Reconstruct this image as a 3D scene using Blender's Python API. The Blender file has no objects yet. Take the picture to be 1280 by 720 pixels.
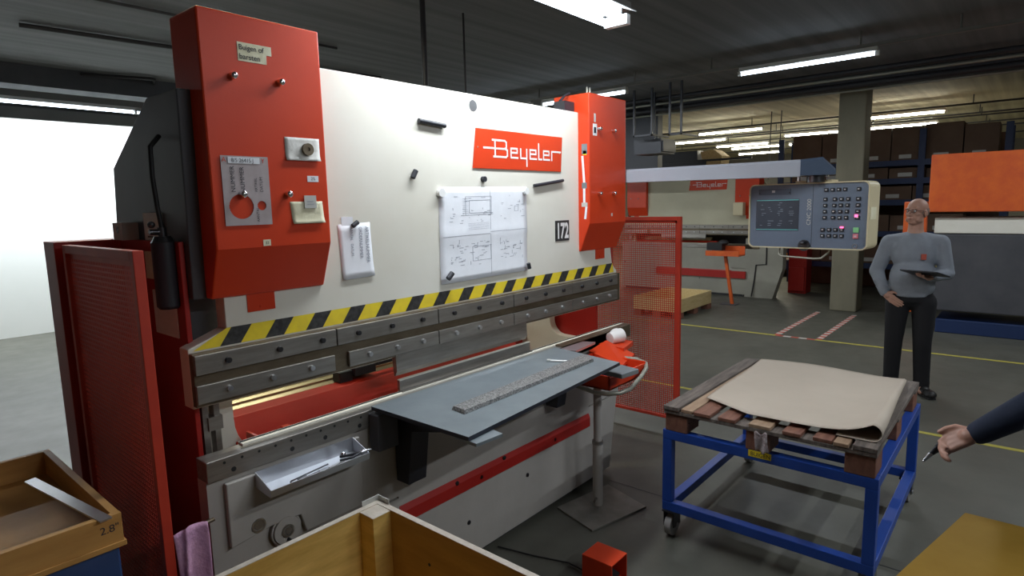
import bpy, math, random
from mathutils import Vector, Matrix
random.seed(7)
R = math.radians
scene = bpy.context.scene
COL = scene.collection

# ------------------------------------------------------------------ camera, world, exposure
def make_camera():
    a, p, r = R(40.55), R(7.81), R(-1.35)
    f = Vector((math.cos(a)*math.cos(p), math.sin(a)*math.cos(p), -math.sin(p)))
    rt = Vector((math.sin(a), -math.cos(a), 0)); up = rt.cross(f)
    rt2 = rt*math.cos(r) + up*math.sin(r); up2 = -rt*math.sin(r) + up*math.cos(r)
    cd = bpy.data.cameras.new('camera'); cam = bpy.data.objects.new('camera', cd); COL.objects.link(cam)
    m = Matrix((rt2, up2, -f)).transposed().to_4x4(); m.translation = Vector((0, 0, 1.8))
    cam.matrix_world = m
    cd.sensor_width = 36; cd.lens = 762.5/1280*36; cd.clip_start = .05; cd.clip_end = 100
    scene.camera = cam
make_camera()
w = bpy.data.worlds.new('world'); scene.world = w; w.use_nodes = True
w.node_tree.nodes['Background'].inputs[0].default_value = (.5, .6, .8, 1)
w.node_tree.nodes['Background'].inputs[1].default_value = .02
vs = scene.view_settings
vs.view_transform = 'Standard'; vs.look = 'None'; vs.gamma = 1; vs.use_curve_mapping = False
vs.exposure = 0.0
COOL = (.90, .95, 1.0); WARM = (1.0, .95, .74)
LAMP_NEAR = 27.0      # watts of the tube fittings over the machine aisle
LAMP_FILL = 42.0  # added aisle lamps out of view, for fill light
LAMP_ROW = 36.0
LAMP_FAR = 48.0
LAMP_WALL = 90.0

# ------------------------------------------------------------------ materials
def mat(name, c, rough=.5, metal=0., c2=None, scale=6., amt=.35, bump=0., bscale=60., stretch=None, emit=None, estr=0., spec=None, coat=0.):
    m = bpy.data.materials.new(name); m.use_nodes = True
    nt = m.node_tree; b = nt.nodes['Principled BSDF']
    b.inputs['Roughness'].default_value = rough; b.inputs['Metallic'].default_value = metal
    b.inputs['Base Color'].default_value = (*c, 1)
    if coat: b.inputs['Coat Weight'].default_value = coat
    if spec is not None: b.inputs['Specular IOR Level'].default_value = spec
    tc = nt.nodes.new('ShaderNodeTexCoord'); mp = nt.nodes.new('ShaderNodeMapping')
    nt.links.new(tc.outputs['Object'], mp.inputs[0])
    if stretch: mp.inputs['Scale'].default_value = stretch
    if c2 is not None:
        n = nt.nodes.new('ShaderNodeTexNoise'); n.inputs['Scale'].default_value = scale; n.inputs['Detail'].default_value = 6; n.inputs['Roughness'].default_value = .6
        nt.links.new(mp.outputs[0], n.inputs['Vector'])
        cr = nt.nodes.new('ShaderNodeValToRGB'); cr.color_ramp.elements[0].position = .5-amt/2; cr.color_ramp.elements[1].position = .5+amt/2
        cr.color_ramp.elements[0].color = (*c, 1); cr.color_ramp.elements[1].color = (*c2, 1)
        nt.links.new(n.outputs['Fac'], cr.inputs[0]); nt.links.new(cr.outputs[0], b.inputs['Base Color'])
    if bump:
        n2 = nt.nodes.new('ShaderNodeTexNoise'); n2.inputs['Scale'].default_value = bscale; n2.inputs['Detail'].default_value = 4
        nt.links.new(mp.outputs[0], n2.inputs['Vector'])
        bp = nt.nodes.new('ShaderNodeBump'); bp.inputs['Strength'].default_value = bump; bp.inputs['Distance'].default_value = .01
        nt.links.new(n2.outputs['Fac'], bp.inputs['Height']); nt.links.new(bp.outputs[0], b.inputs['Normal'])
    if emit:
        b.inputs['Emission Color'].default_value = (*emit, 1); b.inputs['Emission Strength'].default_value = estr
    return m
M = {}
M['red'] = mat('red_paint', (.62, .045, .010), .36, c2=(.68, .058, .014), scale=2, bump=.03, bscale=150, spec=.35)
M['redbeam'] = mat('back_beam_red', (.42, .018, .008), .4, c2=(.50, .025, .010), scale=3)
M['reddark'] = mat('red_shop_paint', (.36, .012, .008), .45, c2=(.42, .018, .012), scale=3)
M['redfence'] = mat('fence_red_paint', (.50, .035, .018), .5, c2=(.58, .05, .02), scale=8)
M['orange'] = mat('orange_paint', (.70, .13, .02), .45, c2=(.6, .09, .02), scale=8)
M['cream'] = mat('cream_enamel', (.72, .69, .59), .42, c2=(.82, .80, .72), scale=1.6, amt=.5, bump=.02, bscale=90)
M['creamgrey'] = mat('worn_grey_enamel', (.39, .365, .335), .5, c2=(.48, .455, .42), scale=3.0, amt=.5, bump=.03)
M['darkgrey'] = mat('dark_grey_steel', (.06, .062, .072), .5, c2=(.085, .085, .095), scale=3)
M['steel'] = mat('tool_steel', (.27, .25, .225), .38, .8, c2=(.38, .36, .33), scale=5, stretch=(1, 8, 8), bump=.05, bscale=40)
M['steelbright'] = mat('bright_steel', (.55, .56, .58), .28, .9, c2=(.66, .67, .69), scale=10)
M['brownsteel'] = mat('oiled_brown_steel', (.13, .10, .065), .45, .7, c2=(.20, .16, .11), scale=7, stretch=(1, 4, 4))
M['bolt'] = mat('bolt_black_steel', (.10, .10, .11), .3, .9)
M['chrome'] = mat('chrome_stud', (.75, .76, .80), .15, 1)
M['alu'] = mat('brass_toned_aluminium', (.40, .35, .22), .3, .8, c2=(.50, .44, .29), scale=4, stretch=(.3, 4, 12))
M['aluplain'] = mat('bare_aluminium', (.62, .64, .68), .32, .85, c2=(.72, .74, .78), scale=6)
M['black'] = mat('black_rubber', (.015, .015, .017), .55)
M['blackpaint'] = mat('black_paint', (.025, .027, .035), .45)
M['yellow'] = mat('yellow_tape', (.95, .74, .03), .5, c2=(.84, .64, .04), scale=20)
M['tapeblack'] = mat('black_tape', (.02, .02, .02), .5, c2=(.05, .05, .05), scale=40, amt=.2)
M['floorplate'] = mat('scuffed_steel_plate', (.16, .15, .13), .55, .3, c2=(.28, .27, .24), scale=9, amt=.5)
M['cream_warmlit'] = mat('warm_lit_cream_enamel', (.50, .47, .33), .5, c2=(.58, .55, .40), scale=1.5)  # rear press cream, yellow of warm lamplight put into the colour
M['creamgrey_warmlit'] = mat('warm_lit_grey_enamel', (.30, .29, .24), .5, c2=(.36, .35, .29), scale=2)  # rear press grey, same warm lamplight tint in the colour
M['white'] = mat('white_paint', (.85, .85, .83), .5)
M['paper'] = mat('white_paper', (.80, .82, .86), .8, c2=(.86, .88, .92), scale=10, bump=.15, bscale=12)
M['creampaper'] = mat('yellowed_paper', (.72, .68, .46), .8, c2=(.80, .77, .58), scale=14, bump=.4, bscale=25)
M['offpaper'] = mat('crumpled_paper', (.74, .73, .68), .8, c2=(.82, .81, .77), scale=14, bump=.5, bscale=22)
M['ink'] = mat('grey_ink', (.25, .27, .33), .8)
M['inkdark'] = mat('dark_ink', (.03, .03, .04), .7)
M['greypaper'] = mat('grey_template_card', (.40, .33, .33), .65, c2=(.50, .44, .45), scale=22, amt=.6)
M['sheet'] = mat('blue_grey_sheet_metal', (.18, .215, .235), .42, .3, c2=(.26, .30, .32), scale=5, amt=.6, bump=.02)
M['sheetdark'] = mat('sheet_edge', (.03, .035, .05), .5, .3)
M['granite'] = mat('speckled_metal', (.10, .10, .10), .45, .4, c2=(.40, .40, .39), scale=140, amt=.25, bump=.4, bscale=150)
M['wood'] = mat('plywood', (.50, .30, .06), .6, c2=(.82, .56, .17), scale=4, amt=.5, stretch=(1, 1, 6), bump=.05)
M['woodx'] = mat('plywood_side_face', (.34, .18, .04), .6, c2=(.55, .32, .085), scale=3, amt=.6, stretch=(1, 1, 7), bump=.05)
M['woodend'] = mat('cut_wood_edge', (.50, .44, .36), .75, c2=(.62, .56, .48), scale=30, bump=.2)
M['oldwood'] = mat('weathered_pallet_wood', (.085, .07, .06), .75, c2=(.20, .165, .14), scale=6, stretch=(1, 8, 4), bump=.4, bscale=40)
M['redwood'] = mat('reddish_pallet_wood', (.15, .06, .04), .7, c2=(.24, .11, .07), scale=7, stretch=(1, 6, 3), bump=.3, bscale=40)
M['tanwood'] = mat('tan_pallet_wood', (.28, .18, .11), .7, c2=(.38, .26, .17), scale=7, stretch=(1, 6, 3), bump=.2, bscale=40)
M['palewood'] = mat('pale_crate_wood', (.50, .38, .17), .7, c2=(.60, .47, .24), scale=5, stretch=(1, 6, 6))
M['kraft'] = mat('grey_brown_kraft_paper', (.45, .385, .31), .75, c2=(.50, .43, .35), scale=2, bump=.05, bscale=6)
M['blue'] = mat('blue_paint', (.012, .055, .30), .38, c2=(.016, .07, .36), scale=6)
M['cabinetblue'] = mat('grey_blue_cabinet', (.025, .06, .17), .4, c2=(.03, .07, .20), scale=4)
M['traywood'] = mat('orange_brown_wood', (.42, .20, .05), .6, c2=(.60, .32, .09), scale=4, amt=.5, stretch=(1, 1, 6), bump=.05)
M['bluedark'] = mat('dark_blue_paint', (.012, .03, .10), .45)
M['panelblue'] = mat('blue_grey_panel', (.13, .17, .23), .45, c2=(.15, .19, .26), scale=4)
M['capblue'] = mat('blue_grey_cap', (.06, .085, .13), .4)
M['armgrey'] = mat('light_grey_arm_paint', (.38, .40, .45), .4, c2=(.43, .45, .50), scale=3)
M['housing'] = mat('cream_housing', (.60, .52, .33), .45, c2=(.66, .58, .38), scale=3)
M['screen'] = mat('dark_display', (.012, .014, .02), .15, emit=(.05, .06, .09), estr=.25)
M['screentext'] = mat('display_text', (.12, .14, .17), .4, emit=(.35, .45, .55), estr=.12)
M['screenteal'] = mat('display_teal_line', (.1, .4, .4), .4, emit=(.15, .55, .55), estr=.28)
M['key'] = mat('black_key', (.02, .02, .024), .4)
M['keymark'] = mat('key_white_mark', (.6, .6, .62), .5)
M['green'] = mat('green_button', (.25, .62, .28), .4)
M['pinkb'] = mat('pink_button', (.72, .22, .26), .4)
M['led'] = mat('pink_led', (.9, .1, .25), .4, emit=(1, .12, .3), estr=2.5)
M['glass'] = mat('plastic_film', (.5, .45, .46), .15, spec=.8, c2=(.30, .22, .22), scale=40, bump=1., bscale=50)
M['pink'] = mat('pink_stained_cloth', (.80, .45, .62), .9, c2=(.42, .22, .38), scale=9, amt=.4, bump=.5, bscale=60)
M['skin'] = mat('skin', (.50, .27, .20), .5, c2=(.56, .32, .24), scale=14)
M['lip'] = mat('lips', (.36, .12, .10), .5)
M['sweater'] = mat('grey_sweater', (.25, .275, .32), .9, c2=(.29, .32, .37), scale=9, bump=.6, bscale=10)
M['trouser'] = mat('black_trousers', (.010, .010, .013), .85, bump=.4, bscale=14)
M['shoe'] = mat('black_shoe', (.014, .013, .013), .5)
M['navy'] = mat('navy_workwear', (.02, .03, .06), .85, bump=.4, bscale=14)
M['concretecol'] = mat('painted_concrete', (.18, .167, .115), .7, c2=(.25, .23, .16), scale=3, amt=.5, bump=.1, bscale=20, stretch=(1, 1, .4))
M['beam'] = mat('dark_concrete_beam', (.075, .085, .10), .8, c2=(.10, .11, .13), scale=3)
M['pipe'] = mat('dark_pipe', (.03, .03, .035), .5)
M['pipelight'] = mat('galvanised_pipe', (.38, .38, .32), .45, .5)
M['trunk'] = mat('lamp_trunking', (.20, .20, .19), .5)
M['brass'] = mat('brass_plate', (.42, .24, .03), .4, .6, c2=(.50, .30, .05), scale=5)
M['wallwhite'] = mat('white_wall', (.86, .90, .86), .8, c2=(.90, .93, .90), scale=1)
M['wallgrey'] = mat('grey_wall', (.22, .21, .19), .85, c2=(.26, .25, .22), scale=1)
M['brownboard'] = mat('brown_board', (.12, .07, .045), .8, c2=(.16, .10, .065), scale=3)
M['cardlabel'] = mat('grey_card', (.55, .55, .52), .7)
M['osb'] = mat('particle_board', (.60, .42, .18), .8, c2=(.72, .54, .28), scale=25)
M['rollwhite'] = mat('white_roll', (.80, .78, .75), .9, bump=.2, bscale=30)
M['markred'] = mat('red_floor_tape', (.50, .08, .05), .7, c2=(.40, .10, .07), scale=30)
M['markwhite'] = mat('white_floor_tape', (.55, .50, .46), .7)
M['markyellow'] = mat('yellow_floor_paint', (.52, .44, .05), .7, c2=(.30, .28, .08), scale=20, amt=.5)

def tube_mat(name, c, s):
    m = bpy.data.materials.new(name); m.use_nodes = True; nt = m.node_tree
    b = nt.nodes['Principled BSDF']; b.inputs['Base Color'].default_value = (.9, .9, .9, 1)
    b.inputs['Emission Color'].default_value = (*c, 1); b.inputs['Emission Strength'].default_value = s
    return m
M['tubecool'] = tube_mat('cool_tube', (.72, .85, 1.0), 10)
M['tubewarm'] = tube_mat('warm_tube', (1, .96, .80), 40)

def floor_mat():
    m = bpy.data.materials.new('floor_concrete'); m.use_nodes = True; nt = m.node_tree; b = nt.nodes['Principled BSDF']
    tc = nt.nodes.new('ShaderNodeTexCoord')
    n = nt.nodes.new('ShaderNodeTexNoise'); n.inputs['Scale'].default_value = 1.3; n.inputs['Detail'].default_value = 9; n.inputs['Roughness'].default_value = .65
    nt.links.new(tc.outputs['Object'], n.inputs['Vector'])
    cr = nt.nodes.new('ShaderNodeValToRGB'); cr.color_ramp.elements[0].position = .3; cr.color_ramp.elements[1].position = .72
    cr.color_ramp.elements[0].color = (.072, .073, .058, 1); cr.color_ramp.elements[1].color = (.118, .118, .096, 1)
    nt.links.new(n.outputs['Fac'], cr.inputs[0]); nt.links.new(cr.outputs[0], b.inputs['Base Color'])
    n2 = nt.nodes.new('ShaderNodeTexNoise'); n2.inputs['Scale'].default_value = 5; n2.inputs['Detail'].default_value = 6
    nt.links.new(tc.outputs['Object'], n2.inputs['Vector'])
    mr = nt.nodes.new('ShaderNodeMapRange'); mr.inputs[3].default_value = .38; mr.inputs[4].default_value = .62
    nt.links.new(n2.outputs['Fac'], mr.inputs[0]); nt.links.new(mr.outputs[0], b.inputs['Roughness'])
    return m
M['floor'] = floor_mat()

def ceiling_mat(name, c1, c2):
    m = bpy.data.materials.new(name); m.use_nodes = True; nt = m.node_tree; b = nt.nodes['Principled BSDF']
    b.inputs['Roughness'].default_value = .85
    tc = nt.nodes.new('ShaderNodeTexCoord'); mp = nt.nodes.new('ShaderNodeMapping'); mp.inputs['Scale'].default_value = (.12, 5., 1)
    nt.links.new(tc.outputs['Object'], mp.inputs[0])
    n = nt.nodes.new('ShaderNodeTexNoise'); n.inputs['Scale'].default_value = 1.4; n.inputs['Detail'].default_value = 5
    nt.links.new(mp.outputs[0], n.inputs['Vector'])
    cr = nt.nodes.new('ShaderNodeValToRGB'); cr.color_ramp.elements[0].position = .35; cr.color_ramp.elements[1].position = .68
    cr.color_ramp.elements[0].color = (*c1, 1); cr.color_ramp.elements[1].color = (*c2, 1)
    nt.links.new(n.outputs['Fac'], cr.inputs[0]); nt.links.new(cr.outputs[0], b.inputs['Base Color'])
    bp = nt.nodes.new('ShaderNodeBump'); bp.inputs['Strength'].default_value = .5; bp.inputs['Distance'].default_value = .02
    nt.links.new(n.outputs['Fac'], bp.inputs['Height']); nt.links.new(bp.outputs[0], b.inputs['Normal'])
    return m
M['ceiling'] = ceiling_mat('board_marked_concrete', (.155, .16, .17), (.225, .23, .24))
M['ceiling_lamplit'] = ceiling_mat('lamplit_board_marked_concrete', (.46, .42, .30), (.68, .63, .46))  # same concrete, light of the dense far lamps put into its colour

# ------------------------------------------------------------------ mesh helpers
class MB:
    def __init__(s): s.v = []; s.f = []; s.mi = []; s.sm = []; s.cur = 0
    def add(s, vs_, fs, smooth=False):
        o = len(s.v); s.v += [Vector(q) for q in vs_]
        for f in fs: s.f.append([i+o for i in f]); s.mi.append(s.cur); s.sm.append(smooth)
        return s
    def slot(s, i): s.cur = i; return s
    def box(s, x0, x1, y0, y1, z0, z1):
        return s.add([(x0,y0,z0),(x1,y0,z0),(x1,y1,z0),(x0,y1,z0),(x0,y0,z1),(x1,y0,z1),(x1,y1,z1),(x0,y1,z1)],
                     [(0,3,2,1),(4,5,6,7),(0,1,5,4),(1,2,6,5),(2,3,7,6),(3,0,4,7)])
    def prism(s, pts, axis, a, b):
        """polygon pts in the other two axes (in order), extruded along axis from a to b"""
        def P(p, t):
            q = list(p); q.insert(axis, t); return q
        n = len(pts)
        return s.add([P(p, a) for p in pts]+[P(p, b) for p in pts], [list(range(n))[::-1], list(range(n, 2*n))]+[(i, (i+1) % n, (i+1) % n+n, i+n) for i in range(n)])
    def hexa(s, c):
        return s.add(c, [(0,3,2,1),(4,5,6,7),(0,1,5,4),(1,2,6,5),(2,3,7,6),(3,0,4,7)])
    def cyl(s, p, q, r, r2=None, n=16, cap=True):
        p, q = Vector(p), Vector(q); r2 = r if r2 is None else r2
        d = (q-p).normalized(); u = d.orthogonal().normalized(); v = d.cross(u)
        pts = []
        for c, rr in ((p, r), (q, r2)):
            for i in range(n):
                t = 2*math.pi*i/n; pts.append(c+(u*math.cos(t)+v*math.sin(t))*rr)
        s.add(pts, [(i, (i+1) % n, (i+1) % n+n, i+n) for i in range(n)], True)
        if cap: s.add(pts, [list(range(n))[::-1], list(range(n, 2*n))])
        return s
    def tube(s, pts, r, n=10, cap=True):
        pts = [Vector(p) for p in pts]; rings = []; u = None
        for i, p in enumerate(pts):
            d = (pts[min(i+1, len(pts)-1)]-pts[max(i-1, 0)]).normalized()
            if u is None: u = d.orthogonal().normalized()
            else: u = (u-d*u.dot(d)).normalized()
            v = d.cross(u); rings.append([p+(u*math.cos(2*math.pi*k/n)+v*math.sin(2*math.pi*k/n))*(r[i] if isinstance(r, (list, tuple)) else r) for k in range(n)])
        vs_ = [q for rg in rings for q in rg]; fs = []
        for i in range(len(pts)-1):
            for k in range(n): fs.append((i*n+k, i*n+(k+1) % n, (i+1)*n+(k+1) % n, (i+1)*n+k))
        s.add(vs_, fs, True)
        if cap: s.add(vs_, [list(range(n))[::-1], [len(vs_)-n+k for k in range(n)]])
        return s
    def ball(s, c, rx, ry=None, rz=None, nu=16, nv=10, rot=None):
        ry = rx if ry is None else ry; rz = rx if rz is None else rz; c = Vector(c); vs_ = []; fs = []
        for j in range(nv+1):
            th = math.pi*j/nv
            for i in range(nu):
                ph = 2*math.pi*i/nu
                q = Vector((rx*math.sin(th)*math.cos(ph), ry*math.sin(th)*math.sin(ph), rz*math.cos(th)))
                if rot: q = rot @ q
                vs_.append(c+q)
        for j in range(nv):
            for i in range(nu): fs.append((j*nu+i, (j+1)*nu+i, (j+1)*nu+(i+1) % nu, j*nu+(i+1) % nu))
        return s.add(vs_, fs, True)
    def caps(s, p, q, r, r2=None):
        """tapered limb with rounded ends"""
        r2 = r if r2 is None else r2
        s.cyl(p, q, r, r2, 16); s.ball(p, r, nu=16, nv=8); s.ball(q, r2, nu=16, nv=8); return s
    def ring(s, c, axis, ro, ri, t, n=28):
        ax = Vector(axis).normalized(); u = ax.orthogonal().normalized(); v = ax.cross(u); c = Vector(c); vs_ = []
        for rr, h in ((ro, 0), (ro, t), (ri, t), (ri, 0)):
            for i in range(n):
                a = 2*math.pi*i/n; vs_.append(c+ax*h+(u*math.cos(a)+v*math.sin(a))*rr)
        fs = []
        for k in range(4):
            for i in range(n): fs.append((k*n+i, k*n+(i+1) % n, ((k+1) % 4)*n+(i+1) % n, ((k+1) % 4)*n+i))
        return s.add(vs_, fs, False)
    def grid(s, fn, nu, nv, smooth=True):
        vs_ = [fn(i/nu, j/nv) for j in range(nv+1) for i in range(nu+1)]
        fs = [(j*(nu+1)+i, j*(nu+1)+i+1, (j+1)*(nu+1)+i+1, (j+1)*(nu+1)+i) for j in range(nv) for i in range(nu)]
        return s.add(vs_, fs, smooth)
    def build(s, name, mats, parent=None, bevel=0., solid=0., xf=None):
        me = bpy.data.meshes.new(name)
        org = parent.get('_o', (0, 0, 0)) if parent is not None else (0, 0, 0)
        org = Vector(org); vs_ = s.v if xf is None else [xf @ q for q in s.v]
        me.from_pydata([q-org for q in vs_], [], s.f)
        if not isinstance(mats, (list, tuple)): mats = [mats]
        for m in mats: me.materials.append(M[m] if isinstance(m, str) else m)
        for p, mi, sm in zip(me.polygons, s.mi, s.sm): p.material_index = mi; p.use_smooth = sm
        me.validate(); me.update()
        o = bpy.data.objects.new(name, me); COL.objects.link(o)
        if parent is not None:
            o.parent = parent
            o['_o'] = tuple(org)
        if solid:
            md = o.modifiers.new('thickness', 'SOLIDIFY'); md.thickness = solid; md.offset = 0
        if bevel:
            md = o.modifiers.new('bevel', 'BEVEL'); md.width = bevel; md.segments = 2; md.limit_method = 'ANGLE'; md.angle_limit = R(40)
        return o

def tag(o, label=None, cat=None, group=None, kind=None):
    if label: o['label'] = label
    if cat: o['category'] = cat
    if group: o['group'] = group
    if kind: o['kind'] = kind
    return o
def thing(name, label, cat, loc=(0, 0, 0), group=None, rotz=0.):
    """an Empty at the base of a thing; parts are given in world coordinates when rotz is 0"""
    o = bpy.data.objects.new(name, None); COL.objects.link(o); o.empty_display_size = .1
    o.location = loc; o.rotation_euler = (0, 0, rotz)
    o['_o'] = tuple(loc) if rotz == 0 else (0, 0, 0)
    return tag(o, label, cat, group)
def solo(mb, name, mats, label, cat, loc, group=None, bevel=0., solid=0.):
    """a thing that is one mesh, its origin at its base"""
    org = Vector(loc); mb.v = [q-org for q in mb.v]
    o = mb.build(name, mats, None, bevel, solid); o.location = org
    return tag(o, label, cat, group)
def struct(mb, name, mats, bevel=0.):
    return tag(mb.build(name, mats, None, bevel), kind='structure')
def kids(o): return [c for c in bpy.data.objects if c.parent == o]
def copy_tree(o, parent=None, skip=()):
    c = o.copy(); COL.objects.link(c)
    if parent is not None: c.parent = parent
    for ch in kids(o):
        if ch.name.split('.')[0] in skip: continue
        copy_tree(ch, c, skip)
    return c
FONT_CACHE = {}
def text_obj(name, txt, size, origin, udir, vdir, material, parent, align='LEFT', squeeze=1., off=.0008, bold=0.):
    """lettering lying in the plane of udir (reading direction) and vdir (up)"""
    cu = bpy.data.curves.new(name, 'FONT'); cu.body = txt; cu.size = size; cu.align_x = align; cu.offset = bold; cu.space_line = .95
    tmp = bpy.data.objects.new('tmp', cu); COL.objects.link(tmp)
    dg = bpy.context.evaluated_depsgraph_get(); me = bpy.data.meshes.new_from_object(tmp.evaluated_get(dg))
    bpy.data.objects.remove(tmp); bpy.data.curves.remove(cu)
    u, v, o0 = Vector(udir).normalized(), Vector(vdir).normalized(), Vector(origin); n = u.cross(v)
    mb = MB(); mb.add([o0+u*(q.co.x*squeeze)+v*q.co.y+n*off for q in me.vertices], [list(p.vertices) for p in me.polygons])
    bpy.data.meshes.remove(me)
    return mb.build(name, material, parent)

# ------------------------------------------------------------------ the room
X0, X1, Y0, Y1, ZC = -3.5, 27.0, -4.5, 11.5, 3.6
mb = MB(); mb.box(X0, X1, Y0, Y1+1.5, -.2, 0); struct(mb, 'floor', 'floor')
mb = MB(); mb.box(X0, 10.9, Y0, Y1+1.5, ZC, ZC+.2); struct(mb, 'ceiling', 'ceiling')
mb = MB(); mb.box(10.9, X1, Y0, Y1+1.5, ZC, ZC+.2); struct(mb, 'ceiling_rear', 'ceiling_lamplit')
mb = MB(); mb.box(X0, X1, Y0-.2, Y0, 0, ZC); struct(mb, 'wall_right', 'wallgrey')
mb = MB(); mb.box(X0-.2, X0, Y0, Y1+1.5, 0, ZC); struct(mb, 'wall_rear', 'wallgrey')
mb = MB(); mb.box(X1, X1+.2, Y0, Y1+1.5, 0, ZC); struct(mb, 'wall_front', 'wallgrey')
mb = MB(); mb.box(X0, 4.9, Y1, Y1+.15, 0, 3.22); struct(mb, 'wall_left', 'wallwhite')
mb = MB(); mb.box(X0, X1, Y1+1.5, Y1+1.7, 0, ZC); struct(mb, 'wall_back', 'wallgrey')
# beams, column
mb = MB(); mb.box(X0, 10.4, 9.35, 9.75, 3.36, ZC); struct(mb, 'trim_1', 'beam')
mb = MB(); mb.box(10.55, 11.0, Y0, Y1+1.5, 3.42, ZC); struct(mb, 'trim_2', 'beam')
mb = MB(); mb.box(10.6, 11.0, 2.02, 2.40, 0, 3.42); struct(mb, 'column', 'concretecol', .02)
# floor seams and painted lines
for i, (a, b, c, d) in enumerate([(3.262, 3.270, -3, 1.98), (2.10, 2.106, -3, 2.03)]):
    pass
mb = MB(); mb.prism([(3.262, 1.99), (3.268, 1.99), (3.29, -3), (3.284, -3)], 2, .0005, .0012)
struct(mb, 'trim_3', 'blackpaint')
def floor_line(x0, x1, y0, y1, label):
    mb = MB(); mb.box(x0, x1, y0, y1, .0005, .0025)
    o = mb.build('floor_line', 'markyellow'); tag(o, kind='structure'); return o
floor_line(8.24, 8.30, -4, 2.02, ''); floor_line(8.24, 8.30, 2.50, 9, ''); floor_line(5.38, 5.43, -4, 9, '')
def dashed(x0, x1, y0, y1, n):
    mb = MB()
    for k in range(n):
        mb.slot(k % 2)
        a, b = k/n, (k+1)/n
        if abs(x1-x0) > abs(y1-y0): mb.box(x0+(x1-x0)*a, x0+(x1-x0)*b, y0, y1, .0005, .0027)
        else: mb.box(x0, x1, y0+(y1-y0)*a, y0+(y1-y0)*b, .0005, .0027)
    o = mb.build('floor_tape', ['markred', 'markwhite']); tag(o, kind='structure')
dashed(8.30, 10.35, 2.46, 2.53, 26); dashed(8.30, 10.35, 1.95, 2.02, 26); dashed(8.24, 8.30, 2.02, 2.50, 5)

# ------------------------------------------------------------------ lamps
def lamp(x, y, z, along, length, watts, label, tone='cool', twin=False, group='fluorescent lamp fittings', open_end=True):
    """tube fitting centred at x, y, z with its own light"""
    t = thing('fluorescent_lamp', label, 'lamp', (x, y, z), group)
    L2 = length/2
    def B(m, a0, a1, c0, c1, z0, z1):
        if along == 'x': m.box(x+a0, x+a1, y+c0, y+c1, z+z0, z+z1)
        else: m.box(x+c0, x+c1, y+a0, y+a1, z+z0, z+z1)
    m = MB(); B(m, -L2, L2, -.03, .03, .035, .085); m.build('lamp_housing', 'white', t)
    m = MB(); w2 = .12 if twin else .045
    for sgn in (-1, 1):
        pts = [(sgn*.03, .085), (sgn*w2, .045), (sgn*w2, .040), (sgn*.03, .079)]
        if along == 'x': m.prism([(y+p[0], z+p[1]) for p in pts], 0, x-L2, x+L2)
        else: m.prism([(x+p[0], z+p[1]) for p in pts], 1, y-L2, y+L2)
    m.build('reflector', 'white', t)
    offs = (-.055, .055) if twin else (0,)
    for oo in offs:
        m = MB()
        if along == 'x': m.cyl((x-L2+.03, y+oo, z+.012), (x+L2-.03, y+oo, z+.012), .019, n=12)
        else: m.cyl((x+oo, y-L2+.03, z+.012), (x+oo, y+L2-.03, z+.012), .019, n=12)
        m.build('tube', 'tubecool' if tone == 'cool' else 'tubewarm', t)
    for e in (-1, 1):
        m = MB(); B(m, e*L2-.02, e*L2+.02, -.02-(.05 if twin else 0), .02+(.05 if twin else 0), -.012, .04); m.build('lamp_holder', 'white', t)
    ld = bpy.data.lights.new('tube_light', 'AREA'); ld.shape = 'RECTANGLE'; ld.size = length-.06; ld.size_y = .12 if twin else .04
    ld.energy = watts; ld.color = COOL if tone == 'cool' else WARM
    lo = bpy.data.objects.new('tube_light', ld); COL.objects.link(lo); lo.parent = t; lo.location = (0, 0, -.014)
    lo.rotation_euler = (0, 0, 0 if along == 'x' else R(90))
    return t
LZ = 2.76
lamp(1.85, 3.9, 3.33, 'x', 1.5, 34, 'added tube lamp on the ceiling behind the nearest press, above the frame', 'warm')  # unseen lamp added to light the back gauge and red beam
m = MB(); m.box(1.1, 2.6, 3.87, 3.93, 3.415, ZC); solo(m, 'lamp_rail', 'trunk', 'ceiling rail of the added lamp behind the nearest press', 'lamp rail', (1.85, 3.9, 3.415))
lamp(1.9, -2.2, 3.33, 'x', 1.5, LAMP_FILL*1.3, 'added tube lamp over the aisle behind the viewer, above the frame', 'cool')  # unseen lamp added to brighten the crate and bed front
lamp(2.30, 1.81, LZ, 'x', 1.5, LAMP_NEAR, 'bright twin tube lamp above the ram of the nearest press, at the top edge', 'cool', True)
lamp(3.6, -1.3, 3.33, 'x', 1.5, LAMP_FILL, 'added tube lamp over the aisle in front of the trolley, above the frame', 'cool')  # unseen lamp added as fill for the floor and bed
m = MB(); m.box(.9, 3.15, 1.78, 1.84, LZ+.086, LZ+.13)
for xx in (1.0, 2.0, 2.85): m.box(xx-.008, xx+.008, 1.80, 1.82, LZ+.13, ZC)
solo(m, 'lamp_rail', 'trunk', 'hanging rail that carries the twin lamps above the nearest press', 'lamp rail', (2.2, 1.81, LZ+.086))
m = MB(); m.box(1.1, 2.7, -2.23, -2.17, 3.415, ZC)
solo(m, 'lamp_rail', 'trunk', 'ceiling rail of the added aisle lamp behind the viewer', 'lamp rail', (1.9, -2.2, 3.415))
m = MB(); m.box(2.8, 4.4, -1.33, -1.27, 3.415, ZC)
solo(m, 'lamp_rail', 'trunk', 'ceiling rail of the added aisle lamp above the frame', 'lamp rail', (3.6, -1.3, 3.415))
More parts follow.
